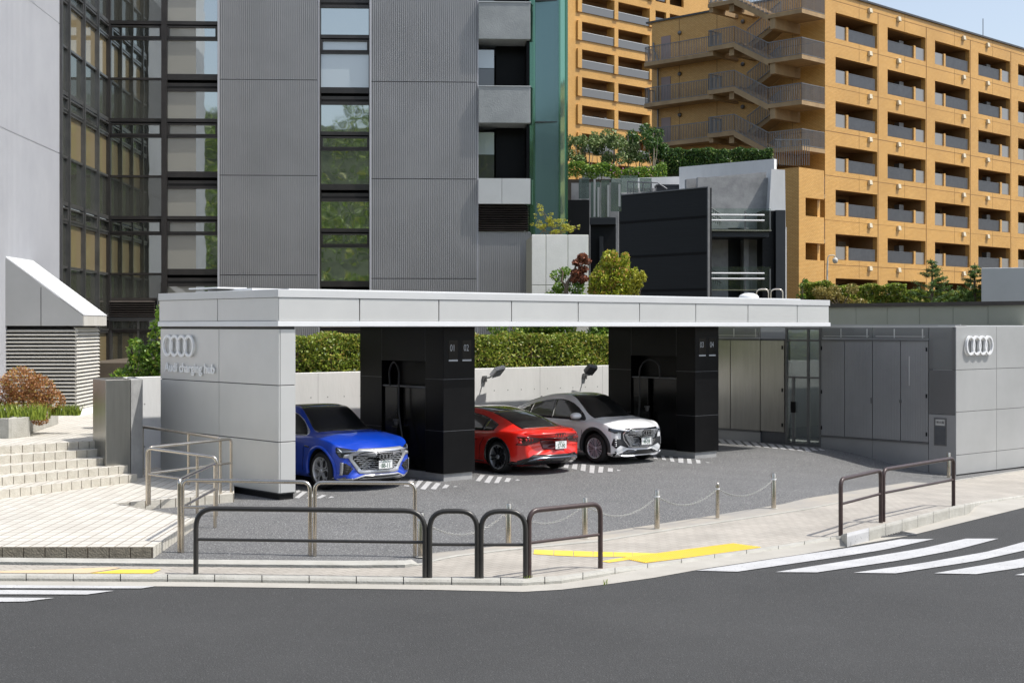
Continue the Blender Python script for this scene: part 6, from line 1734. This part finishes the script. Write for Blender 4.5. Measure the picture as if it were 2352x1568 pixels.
    def mirror(s,x,z,m,sides=(-1,1)):
        for sg in sides:
            p,_=s.hit('L' if sg>0 else 'R',x,z-.06); y=abs(p.y)
            r=empty('door_mirror',(x,sg*(y+.14),z)); r.parent=s.root; KIDS[s.root.name].append(r)
            mb=MB(); rows=[]
            for i in range(13):
                t=i/12; a=math.pi*t; yy=(-math.cos(a))*.155*sg; k=math.sin(a)**.55 if 0<t<1 else 0.02
                rows.append([( .02+.10*k*math.cos(b)*(1 if math.cos(b)>0 else .45), yy, .092*k*math.sin(b)*(1 if math.sin(b)>0 else .75)+.02*(1-t)*0) for b in [2*math.pi*j/16 for j in range(17)]])
            mb.grid(rows if sg>0 else rows[::-1]); mb.build('mirror_housing',m,r)
            mb=MB(); mb.tube([(.0,-.03*sg,-.06),(.0,-.14*sg,-.075),(.0,-.17*sg,-.075)],.022,8); mb.box(-.06,-.13,-.085,.10,.13,-.055); mb.build('mirror_arm',M['trim'],r,bevel=.008)
    def rings(s,view,z,r,t,m,off=.022,squash=1):
        p,n=s.hit(view,0,z); mb=MB(); rings(mb,0,0,r,t,.008)
        sg=1 if view=='F' else -1; tilt=math.atan2(n.z,abs(n.x))
        for i,q in enumerate(mb.v):
            zz=q[2]; mb.v[i]=(p.x+sg*(off-q[1]-zz*math.sin(tilt)), sg*q[0], p.z+zz*math.cos(tilt))
        mb.build('four_ring_emblem',m,s.root)
    def plate(s,view,z,num,green,tilt=0,top='豊橋 301'):
        sg=1 if view=='F' else -1; p,n=s.hit(view,0,z); 
        ps=[s.hit(view,yy,zz)[0].x*sg for yy in (-.16,0,.16) for zz in (z-.08,z,z+.08)]
        px=max(ps)+(.055 if sg>0 else .03)
        pr=empty('number_plate',(sg*px,0,z)); pr.parent=s.root; pr.rotation_euler=(0,sg*tilt,math.pi/2*sg-math.pi/2+math.pi/2 if False else 0); KIDS[s.root.name].append(pr)
        mb=MB(); mb.box(-.006,-.17,-.088,.0 ,.17,.088) if sg>0 else mb.box(0,-.17,-.088,.006,.17,.088); mb.build('plate_holder',M['trim'],pr)
        mb=MB(); mb.box(0,-.165,-.0825,.004*sg,.165,.0825); mb.build('plate',M['plate'],pr,bevel=.001)
        Bm=Matrix(((0,0,sg,.0045*sg),(sg,0,0,0),(0,1,0,0),(0,0,0,1)))
        put_text('number',num,.122,.0008,green,pr,Bm@Matrix.Translation((-.105,-.062,0))@Matrix.Diagonal((.80,1,1,1)),bevel=.0025)
        put_text('place_name',top,.05,.0008,M['pgreen_l'],pr,Bm@Matrix.Translation((-.075,.036,0)))
        put_text('kana','ふ',.045,.0008,M['pgreen_l'],pr,Bm@Matrix.Translation((-.155,-.035,0)))
    def dlo(s,xr,xf,divs,lift=.035,drop=.062,frame=None,tail=None,nose=None):
        """side glass: black surround and separate panes"""
        sp=s.sp
        def zr(x):
            P=s.sect(x); return P[40][1]     # roof rail point
        def outline(a,b,e):
            n=14; X=[a+(b-a)*k/n for k in range(n+1)]
            lo=[(x,s.zs(x)+lift-e) for x in X]; hi=[(x,max(s.zs(x)+lift-e+.008,min(zr(x)-drop+e, s.zs(x)+lift+ (tail(x) if tail else 9)))) for x in X]
            return lo+hi[::-1]
        s.sides('window_surround',outline(xr-.03,xf+.03,.018),.004,frame or M['trim'],step=.06)
        for a,b in zip([xr]+[d+.02 for d in divs],[d-.02 for d in divs]+[xf]):
            s.sides('side_window',outline(a,b,0),.008,M['cglass'],step=.06)
    def screen(s,name,x0,x1,hw0,hw1,off=.005,m=None,curv=.18):
        """windscreen / rear screen seen from above: x0 lower edge, x1 upper edge"""
        n=12; lo=[]; hi=[]
        for k in range(n+1):
            t=-1+2*k/n; lo.append((x0-curv*t*t*(1 if x0>x1 else -1),hw0*t)); hi.append((x1-curv*.75*t*t*(1 if x0>x1 else -1),hw1*t))
        return s.drape(name,'T',lo+hi[::-1],off,m or M['cglass'],step=.06,th=.008)
M['rim_grey']=mat('grey alloy',(.40,.41,.43),.3,.5)
M['rim_lilac']=mat('pale machined alloy',(.60,.57,.64),.28,.5)

# ---- blue sport utility coupe
spB=dict(L=4.915,xf=1.54,xr=-1.39,Rw=.378,Rr=.272,Ra=.435,yr=.62,bowf=.30,bowr=.22,lean=(.10,.62),leanr=(.10,.7),
 zt=[(-2.46,.99),(-2.3,1.10),(-1.9,1.24),(-1.2,1.47),(-.5,1.59),(0,1.615),(.35,1.585),(.75,1.43),(1.17,1.17),(1.32,1.13),(1.8,1.065),(2.2,.965),(2.40,.87),(2.46,.81)],
 zs=[(-2.46,.90),(-1.6,1.03),(0,1.01),(1.2,1.02),(1.7,.98),(2.2,.87),(2.46,.76)],
 w=[(-2.46,.76),(-2.2,.88),(-1.5,.95),(0,.945),(1.5,.955),(2.0,.925),(2.3,.87),(2.46,.80)],
 zb=[(-2.46,.42),(-2.2,.26),(-1.8,.2),(1.9,.2),(2.3,.19),(2.46,.24)])
c=Car('sport_utility_car','glossy blue coupe SUV with silver framed grille, its nose beside the end wall',2.49,2.50,A-math.pi/2,spB,M['blue'])
c.screen('windscreen',1.33,.38,.70,.545)
c.screen('rear_window',-2.0,-1.1,.6,.55)
c.dlo(-1.75,.95,[-1.15,-.25],tail=None,frame=M['csilver'])
c.screen('glass_roof',.28,-.9,.50,.48,curv=.02,m=M['cglass'])
c.arch_lip('arch_trim',.055,.022,M['blue'])
oct_o=[(.50,.835),(.66,.745),(.70,.66),(.47,.345),(-.47,.345),(-.70,.66),(-.66,.745),(-.50,.835)]
oct_i=[(.44,.775),(.60,.70),(.605,.635),(.415,.405),(-.415,.405),(-.605,.635),(-.60,.70),(-.44,.775)]
g=c.drape('grille_frame','F',oct_o,.020,M['csilver'],th=.03)
gi=c.drape('grille','F',oct_i,.024,M['trim'],parent=None)
BR=[]
for row in range(8):
    z=.425+row*.040; half=.405+(min(z,.635)-.405)/.23*.18 if z<.635 else .59-(z-.635)*1.0
    for k in range(-5,6):
        x=k*.118+(.059 if row%2 else 0)
        if abs(x)+.03<half: BR.append([(x-.055,z-.006),(x-.038,z+.008),(x+.038,z+.008),(x+.055,z-.006)])
c.rods('grille_bars','F',BR,.0075,.034,M['csilver'],parent=gi,flat=.8)
c.drape('emblem_panel','F',[(-.17,.60),(.17,.60),(.19,.72),(.12,.745),(-.12,.745),(-.19,.72)],.042,M['void'],parent=gi)
c.drape('upper_grille_trim','F',[(-.43,.755),(-.56,.70),(-.20,.70),(-.2,.745),(.2,.745),(.20,.70),(.56,.70),(.43,.755)],.030,M['csilver'],parent=gi)
c.rings('F',.675,.055,.010,M['chrome'],off=.060)
c.plate('F',.512,'88-11',M['pgreen'])
c.both('grille_wing','F',[(.655,.745),(.78,.72),(.80,.665),(.695,.655)],.016,M['csilver'])
for hl in c.both('headlight','F',[(.545,.800),(.78,.855),(.87,.87),(.88,.76),(.84,.665),(.76,.655),(.74,.715),(.66,.735)],.012,M['head'],step=.03): pass
c.both('running_light','F',[(.60,.775),(.86,.775),(.88,.79),(.60,.79)],.020,M['lamp'],step=.03)
c.both('running_light','F',[(.80,.76),(.815,.76),(.86,.85),(.845,.85)],.020,M['lamp'],step=.03)
c.both('air_intake','F',[(.60,.44),(.74,.555),(.80,.555),(.80,.335),(.70,.335)],.010,M['trim'],step=.03)
c.both('intake_blade','F',[(.80,.57),(.835,.575),(.84,.33),(.805,.32)],.028,M['csilver'],step=.03)
for k in range(5): z=.37+k*.032; c.both('intake_slat','F',[(.70-.012*k*2+.02,z),(.79,z+.002),(.79,z+.010),(.70-.012*k*2+.02,z+.008)],.016,M['clad'],step=.05)
c.drape('lower_trim','F',[(-.40,.325),(-.62,.245),(-.89,.25),(-.89,.215),(-.60,.195),(.60,.195),(.89,.215),(.89,.25),(.62,.245),(.40,.325)],.014,M['csilver'],th=.03)
c.drape('lower_intake','F',[(-.40,.295),(-.60,.222),(.60,.222),(.40,.295)],.022,M['trim'])
c.line('shut_line','R',[(.98,1.02),(.98,.8),(.93,.35)],.010,.004,M['void']); c.line('shut_line','L',[(.98,1.02),(.98,.8),(.93,.35)],.010,.004,M['void'])
c.both('side_vent','F',[(0,0),(0,.001),(.001,0)],0,M['trim']) if False else None
c.sides('side_vent',[(1.02,.86),(1.2,.84),(1.2,.815),(1.02,.83)],.006,M['trim'],step=.05)
c.wheels('blue')
# ---- white compact SUV coupe
spW=dict(L=4.588,xf=1.43,xr=-1.334,Rw=.362,Rr=.245,Ra=.415,yr=.60,bowf=.27,bowr=.2,lean=(.10,.64),leanr=(.10,.7),
 zt=[(-2.30,1.02),(-2.15,1.10),(-1.8,1.22),(-1.1,1.46),(-.4,1.59),(.1,1.61),(.45,1.565),(.85,1.40),(1.30,1.12),(1.42,1.075),(1.8,1.02),(2.1,.945),(2.25,.87),(2.295,.82)],
 zs=[(-2.3,.92),(-1.5,1.02),(0,.98),(1.1,.98),(1.6,.955),(2.1,.86),(2.295,.77)],
 w=[(-2.3,.74),(-2.05,.86),(-1.4,.915),(0,.905),(1.4,.92),(1.85,.89),(2.15,.84),(2.295,.77)],
 zb=[(-2.3,.42),(-2.1,.26),(-1.7,.2),(1.75,.2),(2.15,.175),(2.295,.20)])
c=Car('sport_utility_car','white coupe SUV with chrome framed grille and dark wheel arches, nose towards the road',10.46,2.74,A-math.pi/2,spW,M['white'])
c.screen('windscreen',1.42,.42,.68,.525)
c.screen('rear_window',-1.9,-1.0,.58,.54)
c.dlo(-1.62,1.04,[-.95,-.12,.78],drop=.085)
c.arch_lip('arch_cladding',.075,.016,M['clad'])
g=c.drape('grille_surround','F',[(.52,.845),(.63,.745),(.62,.60),(.80,.61),(.825,.46),(.76,.375),(.70,.42),(.64,.455),(.40,.375),(-.40,.375),(-.64,.455),(-.70,.42),(-.76,.375),(-.825,.46),(-.80,.61),(-.62,.60),(-.63,.745),(-.52,.845)],.010,M['clad'],th=.02)
g=c.drape('grille_frame','F',[(.46,.845),(.565,.785),(.585,.70),(.54,.56),(.39,.40),(.30,.385),(-.30,.385),(-.39,.40),(-.54,.56),(-.585,.70),(-.565,.785),(-.46,.845)],.022,M['chrome'],th=.03)
gi=c.drape('grille','F',[(.44,.825),(.54,.77),(.56,.70),(.515,.565),(.375,.42),(.29,.405),(-.29,.405),(-.375,.42),(-.515,.565),(-.56,.70),(-.54,.77),(-.44,.825)],.027,M['head'])
rg=random.Random(3)
BR=[]
for row in range(14):
    z=.425+row*.029; half=(.375+(z-.42)/.28*.185 if z<.70 else .56-(z-.70)*.9)-.02; x=-half
    while x<half-.04:
        l=min(rg.uniform(.07,.13),half-x); BR.append([(x,z),(x+l/2,z),(x+l,z)]); x+=l+.012
c.rods('grille_bars','F',BR,.0085,.034,M['csilver'],parent=gi,flat=.5)
c.drape('emblem_panel','F',[(-.155,.665),(.155,.665),(.17,.77),(.11,.80),(-.11,.80),(-.17,.77)],.042,M['void'],parent=gi)
c.rings('F',.735,.055,.014,M['chrome'],off=.056)
c.plate('F',.535,'99-59',M['pgreen'])
for _ in c.both('headlight','F',[(.60,.80),(.80,.85),(.85,.86),(.86,.79),(.78,.735),(.62,.735),(.555,.775)],.012,M['head'],step=.03): pass
c.both('running_light','F',[(.60,.79),(.81,.825),(.83,.84),(.81,.845),(.60,.805)],.019,M['lamp'],step=.03)
c.both('running_light','F',[(.62,.745),(.74,.745),(.74,.755),(.62,.755)],.019,M['lamp'],step=.03)
for k in range(4): z=.43+k*.046; c.both('intake_fin','F',[(.755,z),(.785,z),(.785,z+.02),(.755,z+.02)],.022,M['csilver'],step=.05)
c.drape('lower_intake','F',[(-.42,.335),(-.66,.245),(-.66,.225),(.66,.225),(.66,.245),(.42,.335)],.012,M['trim'])
c.drape('bumper_bar','F',[(-.70,.215),(-.80,.19),(-.60,.155),(.60,.155),(.80,.19),(.70,.215)],.02,M['csilver'],th=.03)
c.line('intake_bar','F',[(-.6,.262),(.6,.262)],.008,.022,M['csilver'])
c.sides('sill_cladding',[(-.95,.20),(-.95,.30),(1.02,.30),(1.02,.20)],.010,M['clad'],step=.1)
c.both('corner_cladding','F',[(.70,.155),(.72,.235),(.885,.25),(.885,.18)],.012,M['trim'],step=.04)
for vw in 'LR':
    c.line('shut_line',vw,[(1.03,.98),(1.03,.75),(.97,.32)],.010,.004,M['joint_grey']); c.line('shut_line',vw,[(-.12,.98),(-.12,.6),(-.14,.32)],.010,.004,M['joint_grey']); c.line('shut_line',vw,[(-.95,1.0),(-.85,.7),(-.75,.5)],.010,.004,M['joint_grey'])
mb=MB(); mb.extr([(-1.45,-.012,1.36),(-1.25,-.012,1.43),(-1.40,-.008,1.47)],(0,.024,0)); mb.build('antenna_fin',M['trim'],c.root)
c.drape('rear_spoiler','T',[(-2.24,-.62),(-2.05,-.64),(-2.05,.64),(-2.24,.62)],.03,M['white'],th=.02)
c.wheels('white'); c.mirror(.84,1.09,M['white'],(-1,))
# ---- red four door coupe, tail towards the road
spR=dict(L=4.99,xf=1.43,xr=-1.47,Rw=.360,Rr=.268,Ra=.405,yr=.585,bow=.2,bowf=.26,bowr=.26,lean=(.12,.5),leanr=(.06,.72),
 zt=[(-2.495,.915),(-2.44,.975),(-2.3,.985),(-2.1,.995),(-1.9,1.035),(-1.4,1.20),(-.8,1.345),(-.2,1.405),(.2,1.40),(.6,1.31),(1.1,1.08),(1.25,1.01),(1.8,.90),(2.2,.80),(2.42,.70),(2.495,.64)],
 zs=[(-2.495,.84),(-2.2,.90),(-1.5,.935),(-.9,.90),(0,.885),(1.1,.885),(1.6,.86),(2.2,.70),(2.495,.58)],
 w=[(-2.495,.80),(-2.25,.895),(-1.9,.945),(-1.45,.972),(-.8,.945),(0,.925),(1.4,.955),(2.0,.92),(2.3,.85),(2.495,.74)],
 zb=[(-2.495,.33),(-2.3,.22),(-1.9,.17),(1.9,.15),(2.3,.15),(2.495,.18)])
c=Car('sports_saloon','red four door sports coupe with dark glass roof, its tail beside the first pillar',7.27,2.55,A+math.pi/2,spR,M['red'])
c.screen('rear_window',-2.02,-.92,.60,.52,curv=.10)
c.screen('glass_roof',-.90,.45,.52,.50,curv=.10,m=M['roofglass'])
c.screen('windscreen',1.28,.48,.70,.56)
c.dlo(-1.28,.95,[-.92,-.05],lift=.03,drop=.062)
for _ in range(1): c.arch_lip('arch_trim',.03,.012,M['trim'])
c.drape('light_bar','B',[(-.80,.80),(.80,.80),(.82,.765),(-.82,.765)],.010,M['tail'],th=.015)
for a_,b_ in (((.48,.775),(.80,.795)),): pass
c.both('tail_light','B',[(.40,.79),(.70,.825),(.89,.84),(.86,.755),(.905,.655),(.80,.648),(.48,.70),(.34,.77)],.012,M['tail'],step=.03)
for k in range(4):
    x=.60+k*.075; c.both('tail_light_arrow','B',[(x,.775),(x+.03,.80),(x+.055,.80),(x+.03,.765),(x+.045,.735),(x+.02,.735)],.018,M['tail_hi'],step=.03)
c.both('tail_light_arrow','B',[(.845,.74),(.875,.74),(.89,.68),(.83,.68)],.018,M['tail_hi'],step=.03)
c.drape('plate_recess','B',[(-.42,.745),(.42,.745),(.34,.545),(-.34,.545)],.006,M['red_dark'],th=.01)
c.plate('B',.64,'27-90',M['pgreen'])
c.rings('B',.862,.048,.009,M['trim'],off=.012)
c.drape('boot_lip','B',[(-.76,.905),(-.6,.925),(.6,.925),(.76,.905),(.74,.885),(-.74,.885)],.022,M['red'],th=.03)
c.drape('diffuser','B',[(-.88,.31),(-.62,.44),(.62,.44),(.88,.31),(.84,.16),(-.84,.16)],.012,M['trim'],th=.03)
c.drape('diffuser_blade','B',[(-.74,.315),(-.56,.385),(.56,.385),(.74,.315),(.72,.29),(.54,.345),(-.54,.345),(-.72,.29)],.03,M['diff_silver'],th=.02)
for x in (-.42,-.2,.2,.42): c.line('diffuser_fin','B',[(x,.19),(x,.32)],.012,.03,M['clad'])
c.both('side_sill','B',[(.84,.19),(.84,.26),(.93,.27),(.93,.21)],.012,M['trim'],step=.04)
c.sides('side_skirt',[(-1.0,.17),(-1.0,.25),(1.0,.25),(1.0,.17)],.010,M['trim'],step=.1)
c.sides('bumper_corner',[(-2.38,.19),(-2.30,.28),(-1.90,.29),(-1.90,.19)],.008,M['trim'],step=.05)
for sg in 'LR':
    c.line('shut_line',sg,[(-1.02,.90),(-1.02,.75),(-.88,.6),(-.83,.28)],.010,.004,M['void']); c.line('shut_line',sg,[(-.05,.88),(-.05,.6),(-.03,.28)],.010,.004,M['void'])
    p,n=c.hit(sg,-.72,.74); s_=1 if sg=='L' else -1
    mb=MB(); mb.ball((0,0,0),1,12,sc=(.11,.012,.022)); o=mb.build('door_handle',M['red'],c.root,loc=(p.x,p.y+.012*s_,p.z))
    mb=MB(); mb.ball((0,0,0),1,12,sc=(.075,.006,.035)); o=mb.build('handle_recess',M['red_dark'],c.root,loc=(p.x,p.y-.002*s_,p.z-.015))
put_text('script','e-tron GT',.045,.001,M['trim'],c.root,Matrix(((0,0,-1,-2.535),(-1,0,0,-.34),(0,1,0,.615),(0,0,0,1))))
c.wheels('red'); c.mirror(.78,1.0,M['red'],(1,))
